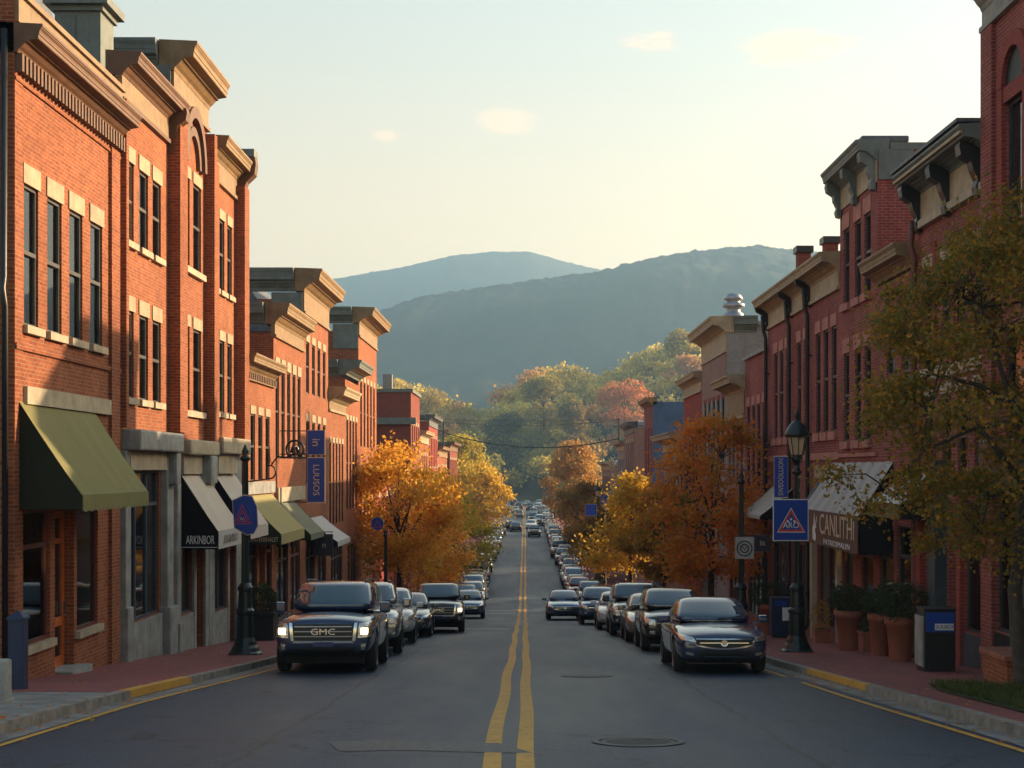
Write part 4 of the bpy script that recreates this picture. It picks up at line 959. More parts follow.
def make_car(kind, lit=False):
    S = SPEC[kind]; L = S['L']; root = bpy.data.objects.new('parked_car', None); C.objects.link(root); root.empty_display_size = .5
    P = PAINT['navy']
    mb = MB(); rings = [[(x, y, z) for x, z in ring(w, zb, z0, zt)] for y, w, zb, z0, zt in S['st']]; n = len(rings[0])
    v = [p for r in rings for p in r]; f = []
    for i in range(len(rings) - 1):
        for k in range(n): f.append((i*n+k, i*n+(k+1) % n, (i+1)*n+(k+1) % n, (i+1)*n+k))
    f += [tuple(range(n))[::-1], tuple(range((len(rings)-1)*n, len(rings)*n))]
    mb.add(v, f); o = subdiv_obj(mb, 2); W = S['st'][3][1]
    cut = MB()
    for s in (-1, 1):
        for y in S['ax']: cut.lathe((s * (W - .08), y, S['R'] + .01), [(S['R'] + .065, -.26), (S['R'] + .065, .4)] if s > 0 else [(S['R'] + .065, -.4), (S['R'] + .065, .26)], 24, axis='x')
    co = cut.build('cut', []); md = o.modifiers.new('b', 'BOOLEAN'); md.object = co; md.operation = 'DIFFERENCE'; md.solver = 'EXACT'
    bme = bake(o); bpy.data.objects.remove(co)
    bme.polygons.foreach_set('use_smooth', [True] * len(bme.polygons))
    try: bme.set_sharp_from_angle(angle=R(40))
    except Exception: pass
    body = link(bme, 'body', P, root)
    c = S['cab']; mb = MB(); loops = []
    for t in (0, .5, .9, 1.0):
        z = c['z0'] + (c['z1'] - c['z0']) * t; yf = c['yf'][0] + (c['yf'][1] - c['yf'][0]) * t; yb = c['yb'][0] + (c['yb'][1] - c['yb'][0]) * t; hw = c['hw'][0] + (c['hw'][1] - c['hw'][0]) * t
        if t == 1.0: yf += .1; yb -= .08; hw -= .05
        h = [(0, yf - .1), (.6 * hw, yf - .05), (.95 * hw, yf + .05), (hw, yf + .28), (hw * 1.01, (yf + yb) / 2), (hw, yb - .25), (.94 * hw, yb - .04), (.5 * hw, yb + .01), (0, yb + .02)]
        loops.append([(x, y, z) for x, y in h + [(-x, y) for x, y in h[-2:0:-1]]])
    cy = (c['yf'][1] + c['yb'][1]) / 2
    loops.append([(x * .6, cy + (y - cy) * .65, c['z1'] + .035) for x, y, _ in loops[-1]])
    n = len(loops[0]); v = [p for r in loops for p in r]; f = []
    for i in range(len(loops) - 1):
        for k in range(n): f.append((i*n+k, i*n+(k+1) % n, (i+1)*n+(k+1) % n, (i+1)*n+k))
    f += [tuple(range(n))[::-1], tuple(range((len(loops)-1)*n, len(loops)*n))]
    mb.add(v, f); cme = bake(subdiv_obj(mb, 2)); cabin = link(cme, 'cabin', P, root)
    tree = lambda me: BVHTree.FromPolygons([v.co.copy() for v in me.vertices], [tuple(p.vertices) for p in me.polygons])
    TB, TC = tree(bme), tree(cme)
    def patch(name, tr, org, d, q, mat, nu=10, nv=5, off=.006, parent=root, label=None):
        d = Vector(d).normalized(); pts = {}; mbp = MB(); mbp.smooth = True
        for j in range(nv + 1):
            for i in range(nu + 1):
                a = q(i / nu, j / nv); h = tr.ray_cast(org(*a), d)
                if h[0] is not None: pts[i, j] = h[0] + h[1] * off
        idx = {k: i for i, k in enumerate(pts)}
        mbp.add([pts[k] for k in idx], [[idx[k] for k in ((i, j), (i+1, j), (i+1, j+1), (i, j+1))] for i in range(nu) for j in range(nv) if all(k in idx for k in ((i, j), (i+1, j), (i+1, j+1), (i, j+1)))])
        if not mbp.f: return None
        return mbp.build(name, mat, parent, label=label)
    lerp = lambda a, b, t: a + (b - a) * t
    def quadq(p00, p10, p11, p01): return lambda u, w: tuple(lerp(lerp(p00[i], p10[i], u), lerp(p01[i], p11[i], u), w) for i in (0, 1))
    fro = lambda a, b: Vector((a, -10, b)); bac = lambda a, b: Vector((a, 10, b))
    z0, z1 = c['z0'] + .1, c['z1'] - .09
    hwz = lambda z: lerp(c['hw'][0], c['hw'][1], (z - c['z0']) / (c['z1'] - c['z0']))
    a0, a1 = hwz(z0) * .9, hwz(z1) * .9
    patch('windscreen', TC, fro, (0, 1, 0), quadq((-a0, z0), (a0, z0), (a1, z1), (-a1, z1)), carglass, 14, 6)
    patch('rear_window', TC, bac, (0, -1, 0), quadq((-a0 * .92, z0 + .04), (a0 * .92, z0 + .04), (a1 * .9, z1), (-a1 * .9, z1)), carglass, 12, 5)
    yfb, yft, ybb, ybt = c['yf'][0] + .42, c['yf'][1] + .3, c['yb'][0] - .3, c['yb'][1] - .22
    if kind == 'sedan': ybb -= .15; ybt += .02
    mids = [0, .46, 1.0] if kind == 'sedan' else [0, .36, .7, 1.0]
    for s in (-1, 1):
        sd = lambda a, b, s=s: Vector((s * 10, a, b))
        for k in range(len(mids) - 1):
            m0, m1 = mids[k] + (.012 if k else 0), mids[k + 1] - (.012 if k < len(mids) - 2 else 0)
            patch('side_window', TC, sd, (-s, 0, 0), quadq((lerp(yfb, ybb, m0), z0), (lerp(yfb, ybb, m1), z0), (lerp(yft, ybt, m1), z1 - .02), (lerp(yft, ybt, m0), z1 - .02)), carglass, 8, 4)
        # doors: gaps and handles
        zb = S['st'][3][2] + .16; zt = c['z0'] + .0; yd = [S['ax'][0] + S['R'] + .2, lerp(yfb, ybb, mids[1]), S['ax'][1] - S['R'] - .02]
        for k in range(2):
            d = patch('door', TB, sd, (-s, 0, 0), quadq((yd[k] + .012, zb), (yd[k + 1] - .012, zb), (yd[k + 1] - .012, zt), (yd[k] + .012, zt)), P, 6, 6, off=.007)
            patch('handle', TB, sd, (-s, 0, 0), quadq((yd[k + 1] - .26, zt - .13), (yd[k + 1] - .08, zt - .13), (yd[k + 1] - .08, zt - .10), (yd[k + 1] - .26, zt - .10)), chrome if kind != 'sedan' else P, 3, 1, off=.03, parent=d)
        # mirror
        m = MB(); m.bbox(s * (W - .02), s * (W + .2), c['yf'][0] + .30, c['yf'][0] + .45, c['z0'] + .06, c['z0'] + .06 + (.23 if kind == 'suv' else .16), .05); m.box(s * (W - .14), s * (W + .0), c['yf'][0] + .33, c['yf'][0] + .40, c['z0'] + .04, c['z0'] + .09)
        m.build('wing_mirror', P, root, smooth=False)
        # wheels
        for y in S['ax']:
            r = S['R']; x = s * (W - .13); m = MB(); m.smooth = True
            m.lathe((x, y, r), [(r * .62, -.11), (r * .9, -.115), (r * .985, -.08), (r, 0), (r * .985, .08), (r * .9, .115), (r * .62, .11)], 28, axis='x')
            wh = m.build('wheel', rubber, root)
            m = MB(); e = s
            m.lathe((x, y, r), [(.001, e * .05), (r * .6, e * .045), (r * .64, e * .1), (r * .68, e * .117), (r * .66, e * .03)], 24, axis='x')
            for k in range(7):
                a = 2 * math.pi * k / 7; ca, sa = math.cos(a), math.sin(a); w_ = .035
                pp = [(q * ca - t_ * sa, q * sa + t_ * ca) for q, t_ in ((.03, -w_), (r * .62, -w_ * .8), (r * .62, w_ * .8), (.03, w_))]
                m.add([(x + e * .05, y + a_, r + b_) for a_, b_ in pp] + [(x + e * .1, y + a_, r + b_) for a_, b_ in pp], [(4, 5, 6, 7), (0, 1, 5, 4), (1, 2, 6, 5), (2, 3, 7, 6), (3, 0, 4, 7)])
            m.build('rim', rim_m, wh)
    F0 = -L / 2; H = lambda s: ((lambda a, b: Vector((a, -10, b))), (0, 1, 0))
    fd = (0, 1, 0)
    if kind == 'suv':
        g_ = patch('grille', TB, fro, fd, quadq((-.56, .66), (.56, .66), (.60, .97), (-.60, .97)), grille_m, 12, 6, off=.012)
        patch('chrome_surround', TB, fro, fd, quadq((-.6, .6), (.6, .6), (.565, .645), (-.565, .645)), chrome, 12, 1, off=.02, parent=g_)
        for s in (-1, 1): patch('chrome_surround', TB, fro, fd, quadq((s * .57, .64), (s * .63, .64), (s * .67, .99), (s * .61, .99)), chrome, 1, 6, off=.02, parent=g_)
        for k in range(3): patch('grille_bar', TB, fro, fd, quadq((-.56, .72 + .095 * k), (.56, .72 + .095 * k), (.56, .74 + .095 * k), (-.56, .74 + .095 * k)), rim_m, 12, 1, off=.03, parent=g_)
        y_ = TB.ray_cast(Vector((0, -10, .82)), Vector(fd))[0].y
        l_ = lettering('GMC', .17, (0, y_ - .04, .815), (1, 0, 0), (0, 0, 1), chrome, None, sx=1.3); l_.parent = g_; l_.matrix_parent_inverse = Matrix()
        for s in (-1, 1):
            h_ = patch('headlight', TB, fro, fd, quadq((s * .68, .70), (s * .93, .72), (s * .95, 1.0), (s * .70, .98)), lamp_glass, 6, 6, off=.012)
            patch('lamp', TB, fro, fd, quadq((s * .74, .77), (s * .86, .77), (s * .86, .89), (s * .74, .89)), lamp_glow if lit else lamp_glass, 4, 4, off=.03, parent=h_)
            patch('fog_light', TB, fro, fd, quadq((s * .74, .47), (s * .82, .48), (s * .83, .6), (s * .74, .58)), lamp_glass, 3, 3, off=.01)
        patch('bumper_intake', TB, fro, fd, quadq((-.6, .40), (.6, .40), (.64, .52), (-.64, .52)), grille_m, 12, 3, off=.01)
        patch('licence_plate', TB, fro, fd, quadq((-.2, .53), (.2, .53), (.2, .62), (-.2, .62)), plate_m, 2, 2, off=.03)
        m = MB()
        for s in (-1, 1): m.tube([(s * .62, -.1, 1.82), (s * .64, .3, 1.86), (s * .64, 1.7, 1.86), (s * .62, 2.0, 1.81)], .02, 6)
        m.build('roof_rail', grille_m, root)
    elif kind == 'crossover':
        patch('grille', TB, fro, fd, quadq((-.5, .66), (.5, .66), (.55, .82), (-.55, .82)), grille_m, 12, 4, off=.01)
        patch('grille_bar', TB, fro, fd, quadq((-.52, .73), (.52, .73), (.52, .755), (-.52, .755)), chrome, 12, 1, off=.025)
        for s in (-1, 1):
            patch('headlight', TB, fro, fd, quadq((s * .58, .68), (s * .84, .72), (s * .86, .88), (s * .60, .83)), lamp_glass, 6, 4, off=.012)
            patch('fog_light', TB, fro, fd, quadq((s * .6, .46), (s * .74, .46), (s * .74, .54), (s * .6, .54)), lamp_glass, 3, 3, off=.01)
        patch('bumper_intake', TB, fro, fd, quadq((-.5, .42), (.5, .42), (.56, .56), (-.56, .56)), grille_m, 12, 3, off=.01)
    else:
        zc = lambda a: .60 - .075 * (1 - (abs(a) / .55) ** 2)
        g_ = patch('grille', TB, fro, fd, lambda u, w: ((u - .5) * 1.1, lerp(zc((u - .5) * 1.1) - .02, .675 - .015 * abs(u - .5), w)), grille_m, 16, 4, off=.01)
        patch('chrome_surround', TB, fro, fd, lambda u, w: ((u - .5) * 1.12, zc((u - .5) * 1.1) - .045 + .028 * w), chrome, 16, 1, off=.02, parent=g_)
        patch('chrome_surround', TB, fro, fd, lambda u, w: ((u - .5) * 1.1, .672 + .014 * w), chrome, 16, 1, off=.02, parent=g_)
        patch('grille_bar', TB, fro, fd, lambda u, w: ((u - .5) * .95, .60 + .012 * w), chrome, 16, 1, off=.02, parent=g_)
        y_ = TB.ray_cast(Vector((0, -10, .61)), Vector(fd))[0].y
        m = MB(); m.lathe((0, y_ - .02, .61), [(.055, -.01), (.07, -.012), (.07, .005), (.055, .008)], 20, axis='y')
        for s in (-1, 1): m.box(s * .02, s * .034, y_ - .035, y_ - .02, .575, .645)
        m.box(-.02, .02, y_ - .034, y_ - .02, .602, .618); m.build('emblem', chrome, g_)
        for s in (-1, 1):
            h_ = patch('headlight', TB, fro, fd, quadq((s * .55, .62), (s * .82, .66), (s * .87, .78), (s * .60, .71)), lamp_glass, 7, 5, off=.012)
            patch('lamp', TB, fro, fd, quadq((s * .66, .66), (s * .75, .67), (s * .76, .72), (s * .67, .71)), chrome, 3, 3, off=.02, parent=h_)
            patch('fog_light', TB, fro, fd, quadq((s * .6, .36), (s * .74, .38), (s * .74, .43), (s * .6, .41)), lamp_glass, 3, 3, off=.01)
        patch('bumper_intake', TB, fro, fd, quadq((-.48, .32), (.48, .32), (.54, .46), (-.54, .46)), grille_m, 12, 3, off=.01)
        patch('bumper_trim', TB, fro, fd, quadq((-.4, .345), (.4, .345), (.4, .357), (-.4, .357)), chrome, 10, 1, off=.025)
    zt_ = S['st'][-2][3]
    for s in (-1, 1): patch('tail_light', TB, bac, (0, -1, 0), quadq((s * .6, zt_ - .26), (s * .86, zt_ - .26), (s * .86, zt_ - .04), (s * .6, zt_ - .06)), tail_m, 5, 4, off=.01)
    m = MB()
    for s in (-.35, .25): 
        p0 = TC.ray_cast(Vector((s, -10, z0 - .02)), Vector(fd))[0]; p1 = TC.ray_cast(Vector((s + .5, -10, z0 + .05)), Vector(fd))[0]
        if p0 and p1: m.tube([p0 + Vector((0, -.02, .0)), p1 + Vector((0, -.02, 0))], .009, 5)
    if m.f: m.build('wiper', grille_m, root)
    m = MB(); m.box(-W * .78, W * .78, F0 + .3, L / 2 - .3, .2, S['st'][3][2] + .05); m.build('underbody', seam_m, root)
    return root

def flatten(root):
    """the same car as a single mesh, for those too far off to show their parts"""
    mb = MB(); mats = []; todo = list(kids(root))
    while todo:
        o = todo.pop(); todo += kids(o); me = o.data
        mt = me.materials[0]
        if mt == lamp_glow: mt = lamp_glass
        if mt not in mats: mats.append(mt)
        mb.cur = mats.index(mt); mb.smooth = True
        mb.add([v.co for v in me.vertices], [tuple(p.vertices) for p in me.polygons])
    pi = mats.index(PAINT['navy'])
    if pi: mb.m = [0 if k == pi else pi if k == 0 else k for k in mb.m]; mats[0], mats[pi] = mats[pi], mats[0]
    me_o = mb.build('parked_car', mats, fix=False); me = me_o.data; bpy.data.objects.remove(me_o)
    return me

proto = {k: make_car(k, lit=(k == 'suv')) for k in SPEC}
FLAT = {k: flatten(proto[k]) for k in SPEC}
for r in proto.values(): index_tree(r)
used = set()
def set_paint(o, m):
    for ch in CH_of(o):
        if ch.data and ch.data.materials and ch.data.materials[0] == PAINT['navy']:
            ch.material_slots[0].link = 'OBJECT'; ch.material_slots[0].material = m
def CH_of(o):
    out = []
    for c in bpy.data.objects:
        p = c.parent
        if p == o or (p is not None and p.parent == o): out.append(c)
    return out
def car(kind, paint, X, Yf, label, group, rz=0., flat=False, rev=False, name='parked_car', scale=1):
    S = SPEC[kind]; Y = Yf + S['L'] / 2; rx = math.atan(slope(Y))
    if flat:
        o = bpy.data.objects.new(name, FLAT[kind]); C.objects.link(o)
        o.material_slots[0].link = 'OBJECT'; o.material_slots[0].material = PAINT[paint]
    else:
        if kind in used: o = copy_tree(proto[kind])
        else: used.add(kind); o = proto[kind]
        set_paint(o, PAINT[paint]); o.name = name
        if kind == 'suv' and paint not in ('navy', 'black') or Yf > 53:  # black SUV's lamps keep glowing, in place of a bright reflection
            for ch in CH_of(o):
                for q in CH_of(ch):
                    if q.data.materials and q.data.materials[0] == lamp_glow: q.material_slots[0].link = 'OBJECT'; q.material_slots[0].material = lamp_glass
    o.location = (X, Y, G(Y) + .006); o.rotation_euler = (rx if not rev else -rx, 0, R(rz) + (math.pi if rev else 0)); o.scale = (scale,) * 3
    return tag(o, label, 'car', group)
GL, GR, GT = 'cars parked along the left kerb', 'cars parked along the right kerb', 'cars driving on the street'
car('suv', 'navy', -4.03, 28.4, 'large dark navy SUV with lit headlights and a chrome barred grille, first on the left', GL, 1.5)
car('suv', 'silver', -4.2, 35.6, 'silver SUV tucked directly behind the large navy SUV with lit lights', GL, 4)
car('crossover', 'white', -4.25, 42.4, 'white crossover parked third from the front of the left row', GL, 3)
car('sedan', 'grey', -4.1, 48.0, 'grey sedan parked just before the black SUV that stands out from the kerb', GL, 2)
car('suv', 'black', -3.3, 52.6, 'black SUV standing further out from the left kerb than its neighbours', GL, 3)
car('sedan', 'steel_blue', -3.05, 75.0, 'steel blue sedan behind the black SUV, seen beside the left trees', GL, 1.5)
car('crossover', 'white', -3.55, 95, 'white crossover at the foot of the hill in the left row', GL, 1)
car('crossover', 'slate', -3.8, 88, 'slate coloured crossover close behind the steel blue sedan', GL, 1)
car('sedan', 'navy', 3.92, 28.3, 'dark navy sedan with a chrome edged curved grille, first on the right', GR, -.5)
car('crossover', 'black', 4.02, 37.6, 'black crossover right behind the dark navy sedan', GR, -1)
car('sedan', 'beige', 4.0, 43.4, 'beige sedan squeezed between the black crossover and a slate SUV', GR, -1)
car('suv', 'slate', 3.95, 49.2, 'dark slate SUV with unlit lamps parked fourth in the right row', GR, -1)
car('sedan', 'white', 3.75, 56.0, 'white sedan in the right row behind the slate SUV with unlit lamps', GR, -1)
car('crossover', 'steel_blue', 3.35, 63.5, 'pale steel blue crossover parked sixth along the right kerb', GR, -1)
car('sedan', 'steel_blue', 1.98, 71.5, 'blue sedan driving down the right lane nearest the yellow line', GT, 0, name='moving_car')
car('crossover', 'red', 4.75, 88, 'small red car parked past the blue sedan at the foot of the slope', GR, 0, rev=True)
car('crossover', 'teal', 4.4, 95.5, 'teal crossover parked just behind the small red car', GR, 0)
rnd = random.Random(5)
cols = ['silver', 'white', 'grey', 'black', 'slate', 'silver', 'beige', 'teal', 'white', 'navy', 'steel_blue', 'red', 'green', 'black']
y = 102.
while y < 330:
    k = rnd.choice(['sedan', 'crossover', 'crossover', 'suv']); cl = rnd.choice(cols)
    car(k, cl, 4.0 + rnd.uniform(-.25, .25), y, '%s car in the long far row along the right kerb' % cl.replace('_', ' '), 'far %s cars in the right row' % cl.replace('_', ' '), rnd.uniform(-1, 1), flat=True); y += SPEC[k]['L'] + rnd.uniform(.7, 1.8)
y = 102.
while y < 215:
    k = rnd.choice(['sedan', 'crossover', 'crossover', 'suv']); cl = rnd.choice(cols)
    car(k, cl, -4.0 + rnd.uniform(-.25, .25), y, '%s car in the far row under the yellow left trees' % cl.replace('_', ' '), 'far %s cars in the left row' % cl.replace('_', ' '), rnd.uniform(-1, 1), flat=True); y += SPEC[k]['L'] + rnd.uniform(.7, 1.8)
for X, Y, k, cl, rev in ((1.3, 205, 'crossover', 'black', False), (-1.4, 222, 'sedan', 'slate', True), (-2.4, 228, 'sedan', 'black', True), (1.0, 232, 'sedan', 'white', False), (1.5, 262, 'suv', 'navy', False), (-1.2, 285, 'crossover', 'silver', True), (2.6, 248, 'suv', 'white', False),
                         (1.8, 300, 'crossover', 'grey', False), (-2.0, 318, 'sedan', 'white', True), (1.2, 338, 'suv', 'black', False), (-1.5, 352, 'crossover', 'grey', True), (3, 350, 'sedan', 'silver', False), (-4, 300, 'suv', 'grey', True), (-4, 330, 'sedan', 'silver', True), (3.8, 372, 'suv', 'white', False), (.5, 378, 'sedan', 'beige', False), (-3, 385, 'suv', 'navy', True)):
    car(k, cl, X, Y, '%s car far off in the distant traffic down the street' % cl, 'distant %s cars in traffic' % cl, 0, flat=True, rev=rev, name='moving_car')
# ------------------------------------------------------------------ trees and shrubs
def leaf_mesh(name, cen, size, rng, mat, parent=None, cols=None, droop=.35, aspect=.62, flat=False):
    """many small kite-shaped leaves, each a face of its own"""
    n = len(cen); d = rng.normal(size=(n, 3)); d[:, 2] -= droop; d /= np.linalg.norm(d, axis=1)[:, None]
    if flat: d[:, 2] *= .12; d /= np.linalg.norm(d, axis=1)[:, None]
    r = rng.normal(size=(n, 3)) + (np.array([0, 0, 9.]) if flat else 0); s = np.cross(d, r); s /= np.linalg.norm(s, axis=1)[:, None]
    nn = np.cross(d, s); L = size * rng.uniform(.65, 1.3, (n, 1)); w = L * aspect * .5
    v = np.stack([cen, cen + d * L * .45 + s * w + nn * L * .08, cen + d * L, cen + d * L * .45 - s * w + nn * L * .08], 1).reshape(-1, 3)
    me = bpy.data.meshes.new(name); me.vertices.add(4 * n); me.vertices.foreach_set('co', v.astype(np.float32).ravel())
    me.loops.add(4 * n); me.loops.foreach_set('vertex_index', np.arange(4 * n, dtype=np.int32)); me.polygons.add(n)
    me.polygons.foreach_set('loop_start', np.arange(0, 4 * n, 4, dtype=np.int32)); me.polygons.foreach_set('loop_total', np.full(n, 4, np.int32))
    me.update(calc_edges=True); me.materials.append(mat)
    if cols is not None:
        ca = me.color_attributes.new('tint', 'FLOAT_COLOR', 'POINT'); ca.data.foreach_set('color', np.repeat(cols, 4, 0).astype(np.float32).ravel())
    o = bpy.data.objects.new(name, me); C.objects.link(o)
    if parent is not None: adopt(o, parent)
    return o

def tree(label, X, Y, top, bottom, width, mat, seed, nclump=70, per=130, leaf=.16, trunk=.13, base=None, lean=(0, 0), prof='round', clump=.13, group='street trees along both kerbs'):
    rng = np.random.default_rng(seed); z0 = (G(Y) + .1) if base is None else base
    root = thing('street_tree', label, 'tree', (X, Y, z0), group)
    H = top - bottom; ph = rng.uniform(0, 6.28, 4); cs = []
    while len(cs) < nclump:
        t = rng.uniform(0, 1); a = rng.uniform(0, 2 * math.pi)
        pr = {'round': math.sin(math.pi * (t * .86 + .10)) ** .65, 'cone': (1 - t) ** .75 * min(1, .45 + t * 4), 'vase': math.sin(math.pi * (t * .8 + .16)) ** .7 * (.75 + .35 * t)}[prof]
        lob = 1 + .16 * math.sin(3 * a + ph[0] + 4 * t) + .12 * math.sin(5 * a + ph[1] - 7 * t)
        r = width / 2 * pr * lob * rng.uniform(.12, 1) ** .45
        cs.append((X + lean[0] * t + r * math.cos(a), Y + lean[1] * t + r * math.sin(a), bottom + H * t))
    cs = np.array(cs)
    # wood: a trunk, limbs rising out of it and twigs to the leaf clumps
    mb = MB(); mb.smooth = True; zc = bottom + H * .18
    tp = [Vector((X, Y, z0 - .15)), Vector((X + .02, Y, z0 + .25)), Vector((X + rng.uniform(-.1, .1), Y, (z0 + zc) / 2)), Vector((X + lean[0] * .2, Y + lean[1] * .2, zc)), Vector((X + lean[0] * .5, Y, bottom + H * .55)), Vector((X + lean[0] * .8, Y, bottom + H * .88))]
    mb.tube(tp, [trunk * 1.55, trunk * 1.1, trunk * .95, trunk * .8, trunk * .4, trunk * .1], 10)
    limbs = []
    for k in range(9):
        q = cs[rng.integers(len(cs))]; s = Vector((X + lean[0] * .2, Y + lean[1] * .2, zc + rng.uniform(-.12, .3) * H * .7)); e = s.lerp(Vector(q), .85)
        m1 = s.lerp(e, .4) + Vector((0, 0, .06 * H)); m2 = s.lerp(e, .75) + Vector((rng.uniform(-.1, .1), rng.uniform(-.1, .1), .07 * H))
        mb.tube([s, m1, m2, e], [trunk * .5, trunk * .36, trunk * .22, trunk * .08], 6); limbs += [s, m1, m2, e, s.lerp(m1, .5), m1.lerp(m2, .5), m2.lerp(e, .5)]
    for q in cs:
        q = Vector(q); c = min(limbs, key=lambda l: (l - q).length); mid = c.lerp(q, .5) + Vector((0, 0, .03 * H))
        mb.tube([c, mid, q], [trunk * .16, trunk * .1, trunk * .04], 4, cap=False)
    mb.build('trunk', bark, root, fix=False)
    cr = width * clump; idx = rng.integers(0, len(cs), nclump * per)
    off = rng.normal(size=(len(idx), 3)) * np.array([cr, cr, cr * .62]) * .62 * rng.uniform(.5, 1.25, (len(cs), 1))[idx]
    leaf_mesh('crown', cs[idx] + off, leaf, rng, mat, root)
    return root

L_or = leafmat('orange_leaves', ((.76, .40, .05), (.76, .50, .07), (.60, .22, .03)), .7, .58)
L_gold = leafmat('golden_leaves', ((.72, .42, .04), (.50, .31, .035), (.70, .52, .06)), .5, .55)
L_yg = leafmat('yellow_green_leaves', ((.48, .38, .045), (.28, .27, .04), (.64, .46, .05)), .4, .5)
L_rust = leafmat('rust_leaves', ((.74, .27, .035), (.40, .26, .04), (.68, .17, .022)), .35, .55)
L_olive = leafmat('olive_turning_leaves', ((.24, .20, .03), (.44, .24, .03), (.55, .24, .03)), .55, .5)
L_near = leafmat('near_turning_leaves', ((.13, .145, .022), (.22, .175, .025), (.56, .25, .03)), .9, .5)
L_box = leafmat('boxwood_leaves', ((.022, .040, .014), (.035, .055, .018), (.05, .065, .02)), 3, .25)
L_brown = leafmat('brown_autumn_leaves', ((.36, .21, .045), (.26, .21, .045), (.46, .22, .045)), .4, .5)

tree('bright orange tree standing on the left pavement behind the parked SUVs', -6.45, 74, 1.15, -5.1, 6.0, L_or, 1, 95, 118, .22, .13)
tree('olive and amber tree next along the left pavement', -6.3, 118, -1.5, -8.2, 7.0, L_yg, 2, 80, 140, .26, .15)
tree('orange gold tree half hidden behind the bright orange left tree', -6.4, 97, -.4, -7.4, 5.6, L_or, 12, 70, 130, .24, .14)
tree('bright yellow tree overhanging the far left row of cars', -7.2, 205, .9, -8.4, 9.0, L_gold, 3, 110, 120, .42, .2)
tree('tall yellow green tree behind the bright yellow left tree', -10.5, 240, 5.2, -8.0, 10.0, L_yg, 4, 110, 110, .48, .24)
tree('rust coloured tree with dark limbs on the right pavement beside the signs', 6.75, 52.4, 1.75, -3.75, 4.8, L_rust, 5, 88, 118, .165, .12, prof='round')
tree('golden cone shaped tree on the right pavement', 6.7, 92, -.5, -6.3, 5.6, L_gold, 6, 85, 120, .24, .14, prof='cone', clump=.15)
tree('amber tree between the golden and the rust coloured right trees', 6.9, 72, -.9, -5.3, 4.0, L_olive, 16, 70, 130, .2, .12)
tree('tall pale orange tree at the far right end of the street', 7.4, 215, 3.6, -7.6, 8.6, leafmat('pale_orange_leaves', ((.50, .27, .07), (.46, .21, .04), (.40, .26, .07)), .4, .5), 7, 110, 110, .42, .2)
tree('dim brown tree below the tall pale orange one', 6.8, 160, -1.5, -8.5, 6.6, L_brown, 8, 80, 120, .32, .16)
tree('dark amber tree low beside the far right row of cars', 6.6, 125, -2.6, -8.4, 5.2, L_brown, 18, 70, 120, .26, .14)
# the near tree at the right edge
tree('near tree with green and orange leaves leaning over the right pavement', 7.62, 22.3, 4.3, -1.3, 6.0, L_near, 9, 200, 250, .085, .11, base=G(22.3) + .12, clump=.07, lean=(.7, .2), prof='round')

# distant big trees where the street ends
for X, Y, top, w, m, lab in ((-20, 330, 6, 16, L_yg, 'broad yellow green tree beyond the last left roofs'), (22, 330, 0, 13, L_brown, 'brown tree beyond the last right roofs'), (-12, 300, -1, 10, L_gold, 'gold tree closing the left side of the street'), (11, 300, 1, 9, L_yg, 'yellow green tree closing the right side of the street')):
    tree(lab, X, Y, top, -8.5, w, m, int(Y + X), 90, 90, .7, .25, clump=.12)

def bush(X, Y, z, rx, rz, seed, parent, n=1500, leaf=.06, mat=None):
    rng = np.random.default_rng(seed); d = rng.normal(size=(n, 3)); d /= np.linalg.norm(d, axis=1)[:, None]
    lob = 1 + .10 * np.sin(5 * d[:, :1] + seed) + .08 * np.sin(7 * d[:, 1:2] + 4 * d[:, 2:] + seed)
    c = d * rng.uniform(.35, 1, (n, 1)) ** .4 * lob * np.array([rx, rx, rz]) + np.array([X, Y, z])
    return leaf_mesh('foliage', c, leaf, rng, mat or L_box, parent, droop=-.2)
def sw(y, X=None): return G(y) + .13

# ------------------------------------------------------------------ planters, bin, posts
def pot(label, X, Y, h, r, bush_r, seed, leaf=None):
    z = sw(Y); t_ = thing('potted_shrub', label, 'planter', (X, Y, z), 'potted shrubs on the right pavement')
    mb = MB(); mb.smooth = True; mb.lathe((X, Y, z - .03), [(r * .66, 0), (r * .7, .06), (r * .92, h * .84), (r * 1.04, h * .85), (r * 1.06, h * 1.0 + .03), (r * .92, h + .03), (r * .9, h - .06), (.01, h - .06)], 24)
    p_ = mb.build('pot', terra, t_); s_ = MB(); s_.lathe((X, Y, z), [(r * .89, h - .06), (.01, h - .05)], 20); s_.build('soil', soil, p_)
    bush(X, Y, z + h + bush_r * .5, bush_r, bush_r * .72, seed, t_, 2600, .06, leaf)
pot('large terracotta pot with a round clipped shrub under the long awning', 8.05, 36.0, 1.0, .36, .52, 21)
pot('terracotta pot with a spreading shrub right behind the black bin', 8.0, 30.9, .95, .32, .62, 22)
pot('terracotta pot with a smaller shrub behind the spreading one', 8.15, 33.3, .98, .27, .45, 23)
pot('round dark shrub in a pot beside the blue newspaper box', 7.95, 47.4, 1.0, .3, .62, 24)
pot('yellowing ball shrub in a pot far along the right pavement', 7.7, 68, .8, .32, .6, 25, L_olive)
